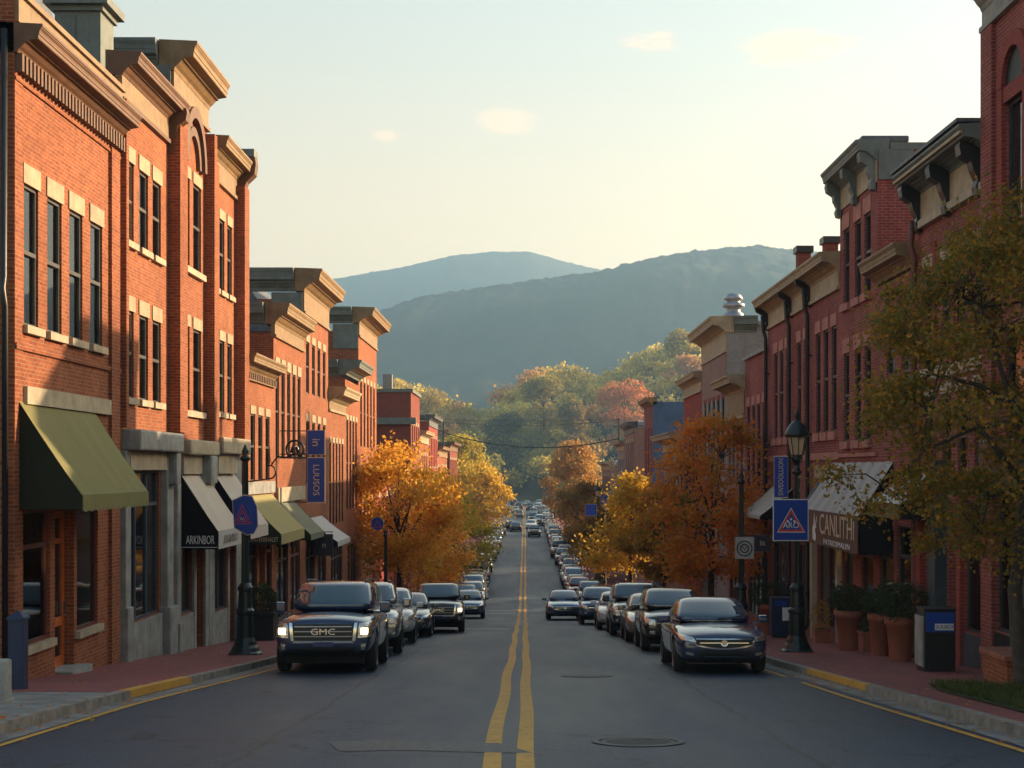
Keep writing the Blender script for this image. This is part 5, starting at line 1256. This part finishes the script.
def boxplanter(label, X, Y, w, h, mat, seed, bz, leaf=None, n=900, br=None):
    z = sw(Y); t_ = thing('planter_box', label, 'planter', (X, Y, z)); mb = MB()
    mb.bbox(X - w / 2, X + w / 2, Y - w / 2, Y + w / 2, z - .05, z + h * .86, .012); mb.bbox(X - w * .55, X + w * .55, Y - w * .55, Y + w * .55, z + h * .86, z + h, .015)
    b_ = mb.build('box', mat, t_); s_ = MB(); s_.box(X - w * .45, X + w * .45, Y - w * .45, Y + w * .45, z + h, z + h + .01); s_.build('soil', soil, b_)
    bush(X, Y, z + h + bz * .6, br or w * .5, bz, seed, t_, n, .06, leaf)
boxplanter('square terracotta planter with a low green plant near the doorway', 8.4, 35.2, .52, .5, terra, 31, .22)
boxplanter('small terracotta box with a reddish plant by the stone pier', 8.3, 40.6, .42, .4, terra, 32, .5, L_olive, 500, .3)
boxplanter('dark square planter holding a round clipped shrub beside the left post', -7.75, 42.6, .85, .85, blackp, 33, .5, None, 3200, .52)
X, Y = 7.85, 23.4; z = sw(Y); t_ = thing('brick_planter', 'low brick planter with an overhanging cap at the right edge', 'planter', (X, Y, z))
mb = MB(); mb.box(X - .17, X + .6, Y - .3, Y + .9, z - .05, z + .42); mb.build('box', BR['orange'], t_); mb = MB(); mb.bbox(X - .23, X + .66, Y - .36, Y + .96, z + .42, z + .51, .015); mb.build('cap', terra, t_)
# litter bin with a sign plate
X, Y = 7.76, 27.4; z = sw(Y); t_ = thing('litter_bin', 'square black litter bin with a blue lettered top panel', 'bin', (X, Y, z))
mb = MB(); mb.bbox(X - .29, X + .29, Y - .28, Y + .28, z - .03, z + 1.16, .02); mb.build('body', blackp, t_)
mb = MB(); mb.bbox(X - .26, X + .27, Y - .3, Y - .285, z + .76, z + 1.13, .006); p_ = mb.build('panel', sign_blue, t_)
mb = MB(); mb.box(X - .1, X + .25, Y - .312, Y - .302, z + .8, z + .92); pl = mb.build('plate', sign_white, p_); lettering('SUUEDI', .1, (X + .075, Y - .318, z + .86), (1, 0, 0), (0, 0, 1), sign_blue, pl)
mb = MB(); mb.bbox(X - .33, X - .29, Y - .26, Y + .26, z + .1, z + 1.05, .01); mb.build('side_panel', stone_g, t_); mb = MB(); mb.bbox(X - .31, X + .31, Y - .3, Y + .3, z + 1.161, z + 1.2, .012); mb.build('lid', blackp, t_)
# blue newspaper box
X, Y = 7.85, 44.6; z = sw(Y); t_ = thing('newspaper_box', 'dark blue newspaper box with a pale notice beside the lamp post', 'newspaper box', (X, Y, z))
mb = MB(); mb.bbox(X - .3, X + .3, Y - .25, Y + .25, z + .1, z + 1.25, .02); mb.box(X - .25, X + .25, Y - .2, Y + .2, z - .03, z + .1); mb.build('body', M('navy_metal', (.012, .02, .06), .45), t_)
mb = MB(); mb.box(X + .02, X + .27, Y - .262, Y - .252, z + .55, z + .95); mb.build('notice', sign_white, t_); mb = MB(); mb.box(X - .2, X + .15, Y - .262, Y - .252, z + 1.0, z + 1.15); mb.build('panel', sign_blue, t_)
# left bollards
X, Y = -7.9, 22.6; z = sw(Y); t_ = thing('bollard', 'navy blue square post with a pyramid cap at the left edge', 'bollard', (X, Y, z)); navy = M('navy_post_paint', (.015, .028, .075), .4, streak=.2)
mb = MB(); mb.bbox(X - .12, X + .12, Y - .12, Y + .12, z - .05, z + 1.08, .012); mb.build('post', navy, t_); mb = MB(); mb.box(X - .14, X + .14, Y - .14, Y + .14, z + 1.081, z + 1.12); mb.lathe((X, Y, z + 1.12), [(.195, 0), (.02, .1)], 4, a0=.5); mb.build('cap', navy, t_)
X, Y = -7.22, 19.9; z = sw(Y); t_ = thing('stone_post', 'short rounded grey stone post at the left border', 'bollard', (X, Y, z)); mb = MB(); mb.bbox(X - .14, X + .14, Y - .14, Y + .14, z - .05, z + .6, .05); mb.build('shaft', stone_g, t_)
mb = MB(); mb.bbox(X - .16, X + .16, Y - .16, Y + .16, z - .05, z + .06, .02); mb.build('foot', stone_g, t_)

# ------------------------------------------------------------------ lamp posts and signs
glass_l, _t, _p = nt('lantern_glass'); setin(_p, Roughness=.35); _p.inputs['Base Color'].default_value = (.62, .47, .30, 1); _p.inputs['Transmission Weight'].default_value = .35
def post(label, X, Y, h, lantern=True, s=1.0):
    z = sw(Y); t_ = thing('street_lamp' if lantern else 'sign_post', label, 'street lamp' if lantern else 'post', (X, Y, z), 'dark iron posts on the pavements')
    mb = MB(); mb.smooth = False; k = s
    mb.lathe((X, Y, z - .03), [(.40 * k, 0), (.40 * k, .07), (.34 * k, .12), (.31 * k, .2), (.27 * k, .26), (.25 * k, .34), (.21 * k, .44), (.19 * k, .95), (.22 * k, 1.0), (.22 * k, 1.06), (.17 * k, 1.12), (.15 * k, 1.5), (.18 * k, 1.54), (.18 * k, 1.6), (.11 * k, 1.7)], 12)
    for a in range(4):
        c_, s_ = math.cos(a * math.pi / 2 + .78), math.sin(a * math.pi / 2 + .78); mb.box(X + c_ * .38 * k - .06, X + c_ * .38 * k + .06, Y + s_ * .38 * k - .06, Y + s_ * .38 * k + .06, z - .03, z + .06)
    mb.build('base', greenp, t_)
    mb = MB(); n = 16; zt = z + (h - 1.1 if lantern else h - .15); v = []
    for zz, rr in ((z + 1.6, .095 * k), (zt, .07 * k)):
        for i in range(n):
            a = 2 * math.pi * i / n; q = rr * (1 if i % 2 else .86); v.append((X + q * math.cos(a), Y + q * math.sin(a), zz))
    mb.add(v, [(i, (i + 1) % n, n + (i + 1) % n, n + i) for i in range(n)]); mb.build('pole', greenp, t_)
    mb = MB(); mb.smooth = True
    if lantern:
        mb.lathe((X, Y, zt), [(.07, -.35), (.12, -.32), (.12, -.27), (.075, -.22), (.075, -.08), (.13, 0), (.15, .06), (.12, .1), (.17, .13)], 14); mb.build('collar', greenp, t_)
        mb = MB(); mb.lathe((X, Y, zt), [(.15, .135), (.235, .56)], 8); mb.build('lantern_glass', glass_l, t_)
        mb = MB()
        for i in range(8):
            a = 2 * math.pi * i / 8; mb.tube([(X + .155 * math.cos(a), Y + .155 * math.sin(a), zt + .13), (X + .245 * math.cos(a), Y + .245 * math.sin(a), zt + .57)], .012, 5)
        mb.build('lantern_frame', greenp, t_)
        mb = MB(); mb.smooth = True; mb.lathe((X, Y, zt), [(.28, .56), (.31, .6), (.29, .66), (.2, .84), (.1, .94), (.05, .97), (.05, 1.03), (.08, 1.07), (.05, 1.12), (.015, 1.22)], 16); mb.build('lantern_cap', greenp, t_)
    else:
        mb.lathe((X, Y, zt), [(.07, -.1), (.12, -.06), (.12, 0), (.06, .05), (.09, .12), (.06, .2), (.01, .3)], 14); mb.build('finial', greenp, t_)
    return t_
post('tall dark green street lamp with a cream lantern carrying the square blue sign', 6.6, 35.2, 5.75)
post('dark iron sign post with a heavy fluted base on the left pavement', -6.52, 33.8, 4.75, False)
post('slender dark post behind the hanging signs by the rust coloured tree', 6.5, 43.6, 4.9, False)
post('slim dark post with a small blue sign amid the orange leaves', -6.75, 70.2, 4.2, False)
post('distant street lamp with a blue sign before the pale orange tree', 5.9, 118, 8.2)
post('distant street lamp beside the golden cone shaped tree', 5.9, 108, 7.4)

def poly_board(name, label, cat, pts, Y, th, mat, rim=None, group=None):
    """a flat board of real thickness, upright and facing down the street; pts are (x, z)"""
    cx = sum(p[0] for p in pts) / len(pts); cz = sum(p[1] for p in pts) / len(pts)
    t_ = thing(name, label, cat, (cx, Y, cz), group); n = len(pts)
    def slab(k, y0, y1): 
        q = [(cx + (x - cx) * k, cz + (z_ - cz) * k) for x, z_ in pts]; m = MB(); m.add([(x, y0, z_) for x, z_ in q] + [(x, y1, z_) for x, z_ in q], [tuple(range(n)), tuple(range(n, 2 * n))[::-1]] + [(i, (i + 1) % n, n + (i + 1) % n, n + i) for i in range(n)]); return m
    slab(1, Y, Y + th).build('board', rim or mat, t_); slab(.955, Y - .006, Y - .001).build('face', mat, t_)
    return t_
def tri_outline(cx, zb, w, h, t, y):
    m = MB(); o = [(cx - w / 2, zb), (cx + w / 2, zb), (cx, zb + h)]; c_ = (cx, zb + h / 3); i_ = [(c_[0] + (x - c_[0]) * (1 - t), c_[1] + (z_ - c_[1]) * (1 - t)) for x, z_ in o]
    for k in range(3):
        a, b_ = o[k], o[(k + 1) % 3]; d, e = i_[k], i_[(k + 1) % 3]; m.quad((a[0], y, a[1]), (b_[0], y, b_[1]), (e[0], y, e[1]), (d[0], y, d[1]))
    return m
def px_rect(x0, y0, x1, y1, Y): a = at(x0, y0, Y=Y); b_ = at(x1, y1, Y=Y); return [(a.x, b_.z), (b_.x, b_.z), (b_.x, a.z), (a.x, a.z)]
# square blue sign on the right lamp
Y = 34.95; s_ = poly_board('road_sign', 'square blue sign with a red triangle on the tall right street lamp', 'sign', px_rect(773, 499, 808.5, 541, Y), Y, .03, sign_blue, sign_white)
cx, zb = at(791, 532, Y=Y).x, at(791, 532.5, Y=Y).z
tri_outline(cx, zb, .68, .60, .10, Y - .009).build('triangle_border', sign_white, s_, fix=False); tri_outline(cx, zb + .02, .63, .55, .26, Y - .012).build('triangle', sign_red, s_, fix=False)
lettering('ARO', .21, (cx, Y - .013, zb + .17), (1, 0, 0), (0, 0, 1), sign_white, s_, sx=.9); 
mb = MB()
for dx in (-.1, .0, .1): mb.lathe((cx + dx * .8, Y - .012, zb + .27 + (.05 if dx == 0 else 0)), [(.03, -.002), (.03, .002)], 10, axis='y')
mb.build('symbol', sign_white, s_)
m_ = MB(); 
for zz in (.2, .75): m_.box(6.48, 6.72, Y + .031, Y + .2, zb + zz, zb + zz + .05)
m_.build('clamp', greenp, s_)
Y = 35.1; s_ = poly_board('street_banner', 'narrow blue banner with vertical lettering beside the right lantern', 'banner', px_rect(774, 456, 788, 498, Y), Y, .02, sign_blue, sign_pale)
c_ = at(781, 477, Y=Y); lettering('SWEOOLLION', .17, (c_.x, Y - .01, c_.z), (0, 0, 1), (-1, 0, 0), sign_pale, s_, sx=.82); mb = MB()
for yy in (457.5, 496.5): q = at(781, yy, Y=Y); mb.tube([(q.x - .16, Y + .03, q.z), (6.58, Y + .06, q.z)], .014, 6)
mb.build('banner_arm', greenp, s_)
# shield sign on the left post
Y = 33.6; P_ = lambda *a: [(at(x, y_, Y=Y).x, at(x, y_, Y=Y).z) for x, y_ in a]
s_ = poly_board('road_sign', 'blue shield shaped sign with a red triangle on the left iron post', 'sign', P_((232, 500), (234, 528), (247, 535.5), (254, 534), (258, 526), (257, 506), (252, 496), (244, 494.5))[::-1], Y, .05, sign_blue, sign_pale)
cx, zb = at(242.5, 523, Y=Y).x, at(242.5, 524, Y=Y).z; tri_outline(cx, zb, .42, .46, .12, Y - .009).build('triangle', sign_red, s_, fix=False); tri_outline(cx, zb + .05, .27, .28, .2, Y - .011).build('triangle', sign_red, s_, fix=False); lettering('AL', .11, (cx, Y - .012, zb + .12), (1, 0, 0), (0, 0, 1), sign_pale, s_)
m_ = MB(); m_.box(-6.6, -6.44, Y + .051, Y + .15, zb + .1, zb + .16); m_.build('clamp', greenp, s_)
# banners and brackets on the left facades
def hang(label, r, Y, txt, size, arm_z, name='street_banner', cat='banner', vert=True, mat=sign_blue, W=-WL, rim=sign_pale):
    rc = px_rect(*r, Y); s_ = poly_board(name, label, cat, rc, Y, .04, mat, rim); cx = (rc[0][0] + rc[1][0]) / 2; cz = (rc[0][1] + rc[2][1]) / 2
    if txt: lettering(txt, size, (cx, Y - .012, cz), (0, 0, -1) if vert else (1, 0, 0), (1, 0, 0) if vert else (0, 0, 1), sign_pale, s_)
    for zz in (rc[0][1] + .03, rc[2][1] - .03) if arm_z is None else (arm_z,): MB().tube([(W, Y + .06, zz), (rc[1][0] if W < 0 else rc[0][0], Y + .06, zz)], .02, 6).build('bracket', blackp, s_)
    return s_
hang('small upper blue banner with two letters on the left facade', (307, 430, 325, 455), 50.2, 'in', .4, None)
hang('long lower blue banner reading downwards on the left facade', (307, 457, 325, 503), 50.2, 'LUUSOS', .3, None)
hang('small dark square hanging sign under the pale awning on the left', (315, 534, 333, 556), 53.0, 'n', .3, at(324, 532, Y=53).z, 'hanging_sign', 'sign', False, sign_dark, rim=M('sign_slate', (.05, .06, .09), .5))
hang('dark framed hanging sign beside the white emblem sign', (755, 535, 770, 551.5), 43.2, 'lit', .22, None, 'hanging_sign', 'sign', False, sign_dark, 6.5, rim=M('sign_slate_blue', (.07, .08, .11), .5))
Y = 43.2; s_ = hang('square white hanging sign with a dark round emblem by the rust tree', (735, 537, 754, 559), Y, None, .2, None, 'hanging_sign', 'sign', False, M('sign_grey_white', (.42, .41, .40), .6), 6.5, rim=M('sign_frame_grey', (.3, .3, .3), .6))
c_ = at(744.5, 548.5, Y=Y); mb = MB()
for (r0, r1) in ((.2, .24), (.1, .14)):
    n = 24; v = [(c_.x + r * math.cos(6.2832 * k / n), Y - .012, c_.z + r * math.sin(6.2832 * k / n)) for k in range(n) for r in (r0, r1)]; mb.add(v, [(2*k, 2*k+1, (2*k+3) % (2*n), (2*k+2) % (2*n)) for k in range(n)])
for dx, dz in ((-.045, .03), (.045, .03), (0, -.03)): mb.lathe((c_.x + dx, Y - .013, c_.z + dz), [(.025, -.002), (.025, .002)], 8, axis='y')
mb.build('emblem', sign_dark, s_)
s_ = poly_board('road_sign', 'small blue rounded sign among the orange leaves on the left', 'sign', [(at(371, 530, Y=69.9).x + .31 + .31 * math.cos(a), at(371, 523.5, Y=69.9).z + .33 * math.sin(a)) for a in [6.2832 * k / 14 for k in range(14)]], 69.9, .04, sign_blue, sign_pale)
tri_outline(at(377.5, 527, Y=69.9).x, at(377.5, 527.5, Y=69.9).z, .36, .36, .2, 69.88).build('triangle', sign_red, s_, fix=False)
m_ = MB(); m_.box(-7.0, -6.7, 69.945, 70.15, -2.6, -2.55); m_.build('clamp', greenp, s_)
for (r, Y_, lab) in (((585, 504, 597, 516), 117.6, 'far blue square sign on a distant right lamp'), ((601, 492, 609, 505), 107.6, 'far blue narrow sign nearer the golden tree')):
    s_ = poly_board('road_sign', lab, 'sign', px_rect(*r, Y_), Y_, .05, sign_blue, sign_pale); rc = px_rect(*r, Y_); m_ = MB(); m_.box(min(rc[0][0], 5.9), max(rc[1][0], 5.9), Y_ + .051, Y_ + .3, rc[0][1] + .3, rc[0][1] + .36); m_.build('clamp', greenp, s_)
# wrought iron ring sign and scroll on the left
Y = 48.6; c_ = at(295, 450, Y=Y); s_ = thing('iron_ring_sign', 'black wrought iron ring sign on an arm from the left facade', 'sign', (c_.x, Y, c_.z)); mb = MB(); mb.smooth = True
mb.tube([(c_.x + .29 * math.cos(a), Y, c_.z + .03 + .29 * math.sin(a)) for a in [6.2832 * k / 24 - 1.0 for k in range(22)]], .04, 6); mb.tube([(c_.x - .25, Y, c_.z - .22), (c_.x, Y, c_.z - .12), (c_.x + .3, Y, c_.z - .24)], .035, 6)
mb.tube([(c_.x - .12, Y, c_.z - .1), (c_.x - .05, Y, c_.z + .14), (c_.x + .06, Y, c_.z + .1), (c_.x + .12, Y, c_.z - .1)], .06, 6); mb.build('ring', blackp, s_)
mb = MB(); mb.smooth = True; mb.tube([(-WL, Y, c_.z - .5), (-WL + .2, Y, c_.z - .22), (c_.x - .2, Y, c_.z - .25)], .03, 6); mb.build('bracket', blackp, s_)
Y = 44.5; c_ = at(274, 472, Y=Y); s_ = tag(MB().tube([(-WL, Y, c_.z - .3)] + [(c_.x - .12 + .17 * math.cos(a), Y, c_.z + .2 * math.sin(a)) for a in [-1.4 + .35 * k for k in range(11)]], .025, 6).build('iron_scroll', blackp, smooth=True), 'small black iron scroll bracket above the pale olive awning', 'bracket')

# ------------------------------------------------------------------ cables and poles across the street
Yp = 158.
pl = thing('utility_pole', 'slim utility pole rising above the last left roofs', 'pole', (-8.9, Yp, -9.4)); mb = MB(); mb.tube([(-8.9, Yp, -9.6), (-8.9, Yp, 5.4)], [.13, .08], 8); mb.build('pole', bark, pl); mb = MB(); mb.box(-9.5, -8.3, Yp - .05, Yp + .05, 4.2, 4.32); mb.build('crossarm', bark, pl)
pr_ = thing('utility_pole', 'utility pole holding the cable above the right roofs', 'pole', (10.1, 156, -9.4)); mb = MB(); mb.tube([(10.1, 156, -9.6), (10.1, 156, 5.6)], [.13, .08], 8); mb.build('pole', bark, pr_); mb = MB(); mb.box(9.5, 10.7, 155.95, 156.05, 4.6, 4.72); mb.build('crossarm', bark, pr_)
def cable(label, a, b_, sag, r): tag(MB().tube([Vector(a).lerp(Vector(b_), k / 24) - Vector((0, 0, sag * 4 * (k / 24) * (1 - k / 24))) for k in range(25)], r, 5).build('overhead_cable', blackp, smooth=True), label, 'cable')
cable('thick black cable sagging across the street between the poles', (-8.9, Yp, 4.1), (10.1, 156, 3.4), 1.3, .055)
cable('thin upper wire above the sagging black cable', (-8.9, Yp, 5.2), (10.1, 156, 5.4), .5, .02)
cable('faint higher wire running off to the left roofs', (-30, 160, 7.2), (10.1, 156, 5.5), .8, .016)

# grass by the near tree
rng = np.random.default_rng(3); n = 9000; gx = rng.uniform(6.35, 8.4, n); gy = rng.uniform(17, 23.6, n); ok = gy < 22.6 + .6 * np.sin(gx * 3); gx, gy = gx[ok], gy[ok]
cen = np.stack([gx, gy, np.array([G(v) for v in gy]) + .15], 1)
tag(leaf_mesh('grass', cen, .13, rng, leafmat('grass_blades', ((.05, .085, .015), (.08, .11, .02), (.11, .10, .03)), 2, .35), droop=-1.6, aspect=.16), kind='stuff')
strip('lawn', M('lawn_soil', (.035, .045, .015), .95, var=.3), 6.3, 8.45, [17, 19, 21, 22.4], .15)
# fallen leaves on the pavements and in the gutters
n = 900; side = rng.random(n) < .5; gy = 16 + 50 * rng.random(n) ** 1.4; gx = np.where(side, np.array([-kerbL(v) for v in gy]) * -1 + np.abs(rng.normal(size=n)) * .35 - .15, np.array([kerbR(v) for v in gy]) - np.abs(rng.normal(size=n)) * .35 + .1)
far_ = rng.random(n) < .35; gx = np.where(far_, np.where(side, rng.uniform(-8.2, -6.3, n), rng.uniform(5.8, 8.5, n)), gx)
onp = (gx > np.array([kerbR(v) for v in gy])) | (gx < np.array([kerbL(v) for v in gy])); cen = np.stack([gx, gy, np.array([G(v) for v in gy]) + np.where(onp, .15, .018)], 1)
tag(leaf_mesh('fallen_leaves', cen, .09, rng, L_rust, flat=True), kind='stuff')
# ------------------------------------------------------------------ wooded hills and mountains
from mathutils import noise as mnoise
sky_l = [(-700, 405), (-100, 405), (250, 398), (330, 384), (400, 388), (440, 400), (480, 414), (500, 402), (530, 378), (560, 372), (600, 378), (640, 356), (690, 338), (760, 330), (900, 350), (1150, 385), (2000, 400)]
def ridge(x, Yr, tab, drop=0):
    px = 525 + x * F / Yr; return (470 - np.interp(px, [a for a, _ in tab], [b for _, b in tab])) * Yr / F - drop
Yr = 570.
def hill(x, y):
    top = ridge(x, Yr, sky_l, 11.0); t = np.clip((y - 440) / (Yr - 440), 0, 1); t = t * t * (3 - 2 * t); back = np.clip((y - Yr) / 330, 0, 1)
    return -9.6 + (top + 9.6) * t * (1 - .8 * back * back)
def heightfield(name, xs, ys, fn, mat):
    Xg, Yg = np.meshgrid(xs, ys); Z = fn(Xg, Yg); v = np.stack([Xg, Yg, Z], 2).reshape(-1, 3); nx_, ny_ = len(xs), len(ys)
    f = [(j*nx_+i, j*nx_+i+1, (j+1)*nx_+i+1, (j+1)*nx_+i) for j in range(ny_-1) for i in range(nx_-1)]
    me = bpy.data.meshes.new(name); me.from_pydata(v.tolist(), [], f); me.materials.append(mat); me.polygons.foreach_set('use_smooth', [True] * len(f))
    o = bpy.data.objects.new(name, me); C.objects.link(o); o['kind'] = 'structure'; return o
forest_floor = M('forest_floor', (.045, .04, .018), .95, var=.3, scale=.05)
heightfield('hill', np.linspace(-420, 420, 90), np.linspace(438, 910, 60), hill, forest_floor)

def crown_points(rng, n, rx, rz):
    """leaf clusters over an uneven dome built of several boughs"""
    k = 11; b = rng.normal(size=(k, 3)); b /= np.linalg.norm(b, axis=1)[:, None]; b[:, 2] = np.abs(b[:, 2]) * 1.0 - .25; b = b * np.array([rx, rx, rz]) * rng.uniform(.35, .72, (k, 1))
    i = rng.integers(0, k, n); d = rng.normal(size=(n, 3)); d /= np.linalg.norm(d, axis=1)[:, None]
    return b[i] + d * np.array([rx, rx, rz * .8]) * .46 * rng.uniform(.45, 1.05, (n, 1)) ** .6
pal = np.array([[.13, .15, .035], [.20, .20, .04], [.34, .27, .05], [.62, .40, .07], [.64, .27, .06], [.10, .12, .035], [.46, .35, .06], [.56, .43, .08]])
rng = np.random.default_rng(11); P_, T_, trunks = [], [], MB()
pal = np.clip(pal * 1.6, 0, .85); mid_l = leafmat('woodland_leaves', None, attr='tint', trans=.5)
n = 0; tries = 0; placed = []
while n < 620 and tries < 9000:
    tries += 1; y = rng.uniform(445, 640) if rng.random() < .8 else rng.uniform(560, 620); px = rng.uniform(180, 900); x = (px - 525) * y / F
    if abs(x) < 9 and y < 452: continue
    r = rng.uniform(4.2, 7.6)
    if any((x - a) ** 2 + (y - b) ** 2 < (.62 * (r + c)) ** 2 for a, b, c in placed): continue
    placed.append((x, y, r)); z = float(hill(np.array(x), np.array(y))); h = r * rng.uniform(.95, 1.5)
    c = crown_points(rng, 330, r, r * .95) + np.array([x, y, z + h]); P_.append(c)
    w = mnoise.noise(Vector((x * .012, y * .012, 3))); warm_ = np.clip(.5 + w * 1.3 + .24 + rng.normal() * .26 + (.35 if x < -25 else 0) + (z - 6) * .012, 0, 1)
    base = pal[rng.choice([0, 1, 5, 2])] * (1 - warm_) + pal[rng.choice([3, 4, 6, 7, 3])] * warm_
    T_.append(np.concatenate([np.clip(base * rng.uniform(.8, 1.2, (330, 1)), 0, 1), np.ones((330, 1))], 1))
    trunks.tube([(x, y, z - 1), (x, y, z + h * .75)], [.3, .2], 5); n += 1
wd = leaf_mesh('woodland', np.concatenate(P_), 1.35, rng, mid_l, None, np.concatenate(T_), droop=.1, aspect=.8)
tag(wd, kind='stuff'); tw = trunks.build('trunks', bark, wd, fix=False); tag(tw, kind='stuff')

def hill_tree(label, px, py, Y, r, cols, seed):
    rng = np.random.default_rng(seed); x = (px - 525) * Y / F; z = float(hill(np.array(x), np.array(Y))); zc = (470 - py) * Y / F
    t_ = thing('hillside_tree', label, 'tree', (x, Y, z), 'large trees standing out on the wooded hillside'); m = MB(); m.smooth = True; m.tube([(x, Y, z - 1), (x + .3, Y, (z + zc) / 2), (x, Y, zc + r * .5)], [.5, .35, .12], 6)
    for k in range(6):
        a = k * 1.05; m.tube([(x, Y, zc - r * .5), (x + r * .3 * math.cos(a), Y + r * .3 * math.sin(a), zc), (x + r * .6 * math.cos(a), Y + r * .6 * math.sin(a), zc + r * .3)], [.2, .14, .05], 4)
    m.build('trunk', bark, t_, fix=False); leaf_mesh('crown', np.concatenate([crown_points(rng, 2600, r, r * .92) + np.array([x, Y, zc])] + [crown_points(rng, 1100, r * .9, r * .8) + np.array([x, Y, zc - r * .85 * k]) for k in range(1, 4) if zc - r * .85 * k > z]), .85, rng, leafmat('hill_tree_leaves', cols, .25, .45), t_, droop=.1, aspect=.8)
hill_tree('vivid orange red tree on the hillside above the end of the street', 624, 396, 486, 9.6, ((.60, .18, .05), (.52, .22, .05), (.62, .26, .07)), 1)
hill_tree('broad olive green and gold tree left of the orange one on the hill', 543, 392, 492, 9.5, ((.24, .20, .045), (.40, .30, .06), (.17, .17, .04)), 2)
hill_tree('golden green tree on the hilltop skyline to the right', 683, 346, 560, 9.0, ((.32, .26, .05), (.42, .32, .06), (.22, .2, .05)), 3)
hill_tree('pale orange tree high on the right of the hill under the skyline', 690, 372, 528, 8.5, ((.60, .30, .09), (.54, .24, .07), (.56, .34, .09)), 4)
hill_tree('yellow tree on the low hill above the left roofs', 425, 404, 520, 9.0, ((.54, .38, .08), (.46, .33, .07), (.36, .28, .06)), 5)
hill_tree('dark green rounded tree low in the valley beyond the street', 505, 430, 462, 8.0, ((.05, .065, .022), (.07, .075, .025), (.09, .085, .025)), 6)
hill_tree('small golden tree between the olive tree and the orange tree', 575, 412, 470, 5.5, ((.26, .19, .04), (.20, .16, .04), (.32, .2, .05)), 7)

# two forested mountains
forest, t, p = nt('mountain_forest'); setin(p, Roughness=.95); p.inputs['Specular IOR Level'].default_value = .1
nz = noise(t, .012, 6); n2 = noise(t, .09, 4)
c = mixc(t, ramp(t, nz.outputs['Fac'], .38, .66), (.036, .046, .030), (.055, .056, .034)); c = mixc(t, ramp(t, n2.outputs['Fac'], .45, .7, 0, .4), c, (.026, .034, .022)); t.links.new(c, p.inputs['Base Color'])
def nfield(X, Y, sc_, seed, octv=4):
    out = np.zeros_like(X); 
    flat = [mnoise.fractal(Vector((a * sc_, b * sc_, seed)), 1.0, 2.1, octv) for a, b in zip(X.ravel(), Y.ravel())]
    return np.array(flat).reshape(X.shape)
def mountain(name, Yr, tab, x0, x1, nx_, front, back, foot, amp, bump, seed):
    def fn(X, Y):
        top = ridge(X, Yr, tab); t = np.where(Y < Yr, 1 - np.clip((Yr - Y) / front, 0, 1) ** 1.25, 1 - np.clip((Y - Yr) / back, 0, 1) ** 1.6)
        edge = np.clip((Yr - Y) / front * 3, 0, 1)
        Z = foot + (top - foot) * t + nfield(X, Y, 1 / (front * .35), seed) * amp * edge * np.clip(t * 3, 0, 1) * np.clip((1 - t) * 6, .0, 1)
        return Z + (nfield(X, Y, 1 / 9.0, seed + 5, 2) * bump)
    ys = np.concatenate([np.linspace(Yr - front, Yr - front * .1, 42), np.linspace(Yr - front * .08, Yr + 20, 22), np.linspace(Yr + 40, Yr + back, 8)])
    return heightfield(name, np.linspace(x0, x1, nx_), ys, fn, forest)
mountain('mountain', 1600., [(-900, 420), (-200, 385), (200, 352), (330, 324), (380, 313), (420, 298), (480, 289), (540, 280), (600, 272), (660, 257), (720, 249), (755, 247), (800, 251), (860, 262), (960, 285), (1100, 320), (1900, 420)], -1300, 1400, 560, 620, 500, -10, 16, 4.5, 3.)
mountain('mountain', 2700., [(-900, 360), (-200, 320), (100, 297), (250, 288), (330, 280), (400, 268), (450, 256.5), (490, 252), (530, 252), (565, 262), (600, 270), (680, 288), (800, 310), (1000, 330), (1900, 400)], -1440, 1440, 420, 800, 450, -10, 40, 3.0, 9.)

# the evening air between here and the mountains
hz = MB(); hz.box(-1500, 1500, -62, 3300, -12, 440); hm = bpy.data.materials.new('haze_air'); hm.use_nodes = True; t = hm.node_tree
for n_ in list(t.nodes): t.nodes.remove(n_)
out = t.nodes.new('ShaderNodeOutputMaterial'); pv = t.nodes.new('ShaderNodeVolumePrincipled'); pv.inputs['Color'].default_value = (.36, .65, 1.0, 1); pv.inputs['Density'].default_value = HAZE; pv.inputs['Anisotropy'].default_value = 0.35
t.links.new(pv.outputs[0], out.inputs['Volume'])
if HAZE > 0:
    ho = hz.build('haze', hm); tag(ho, kind='stuff'); ho.display_type = 'WIRE'
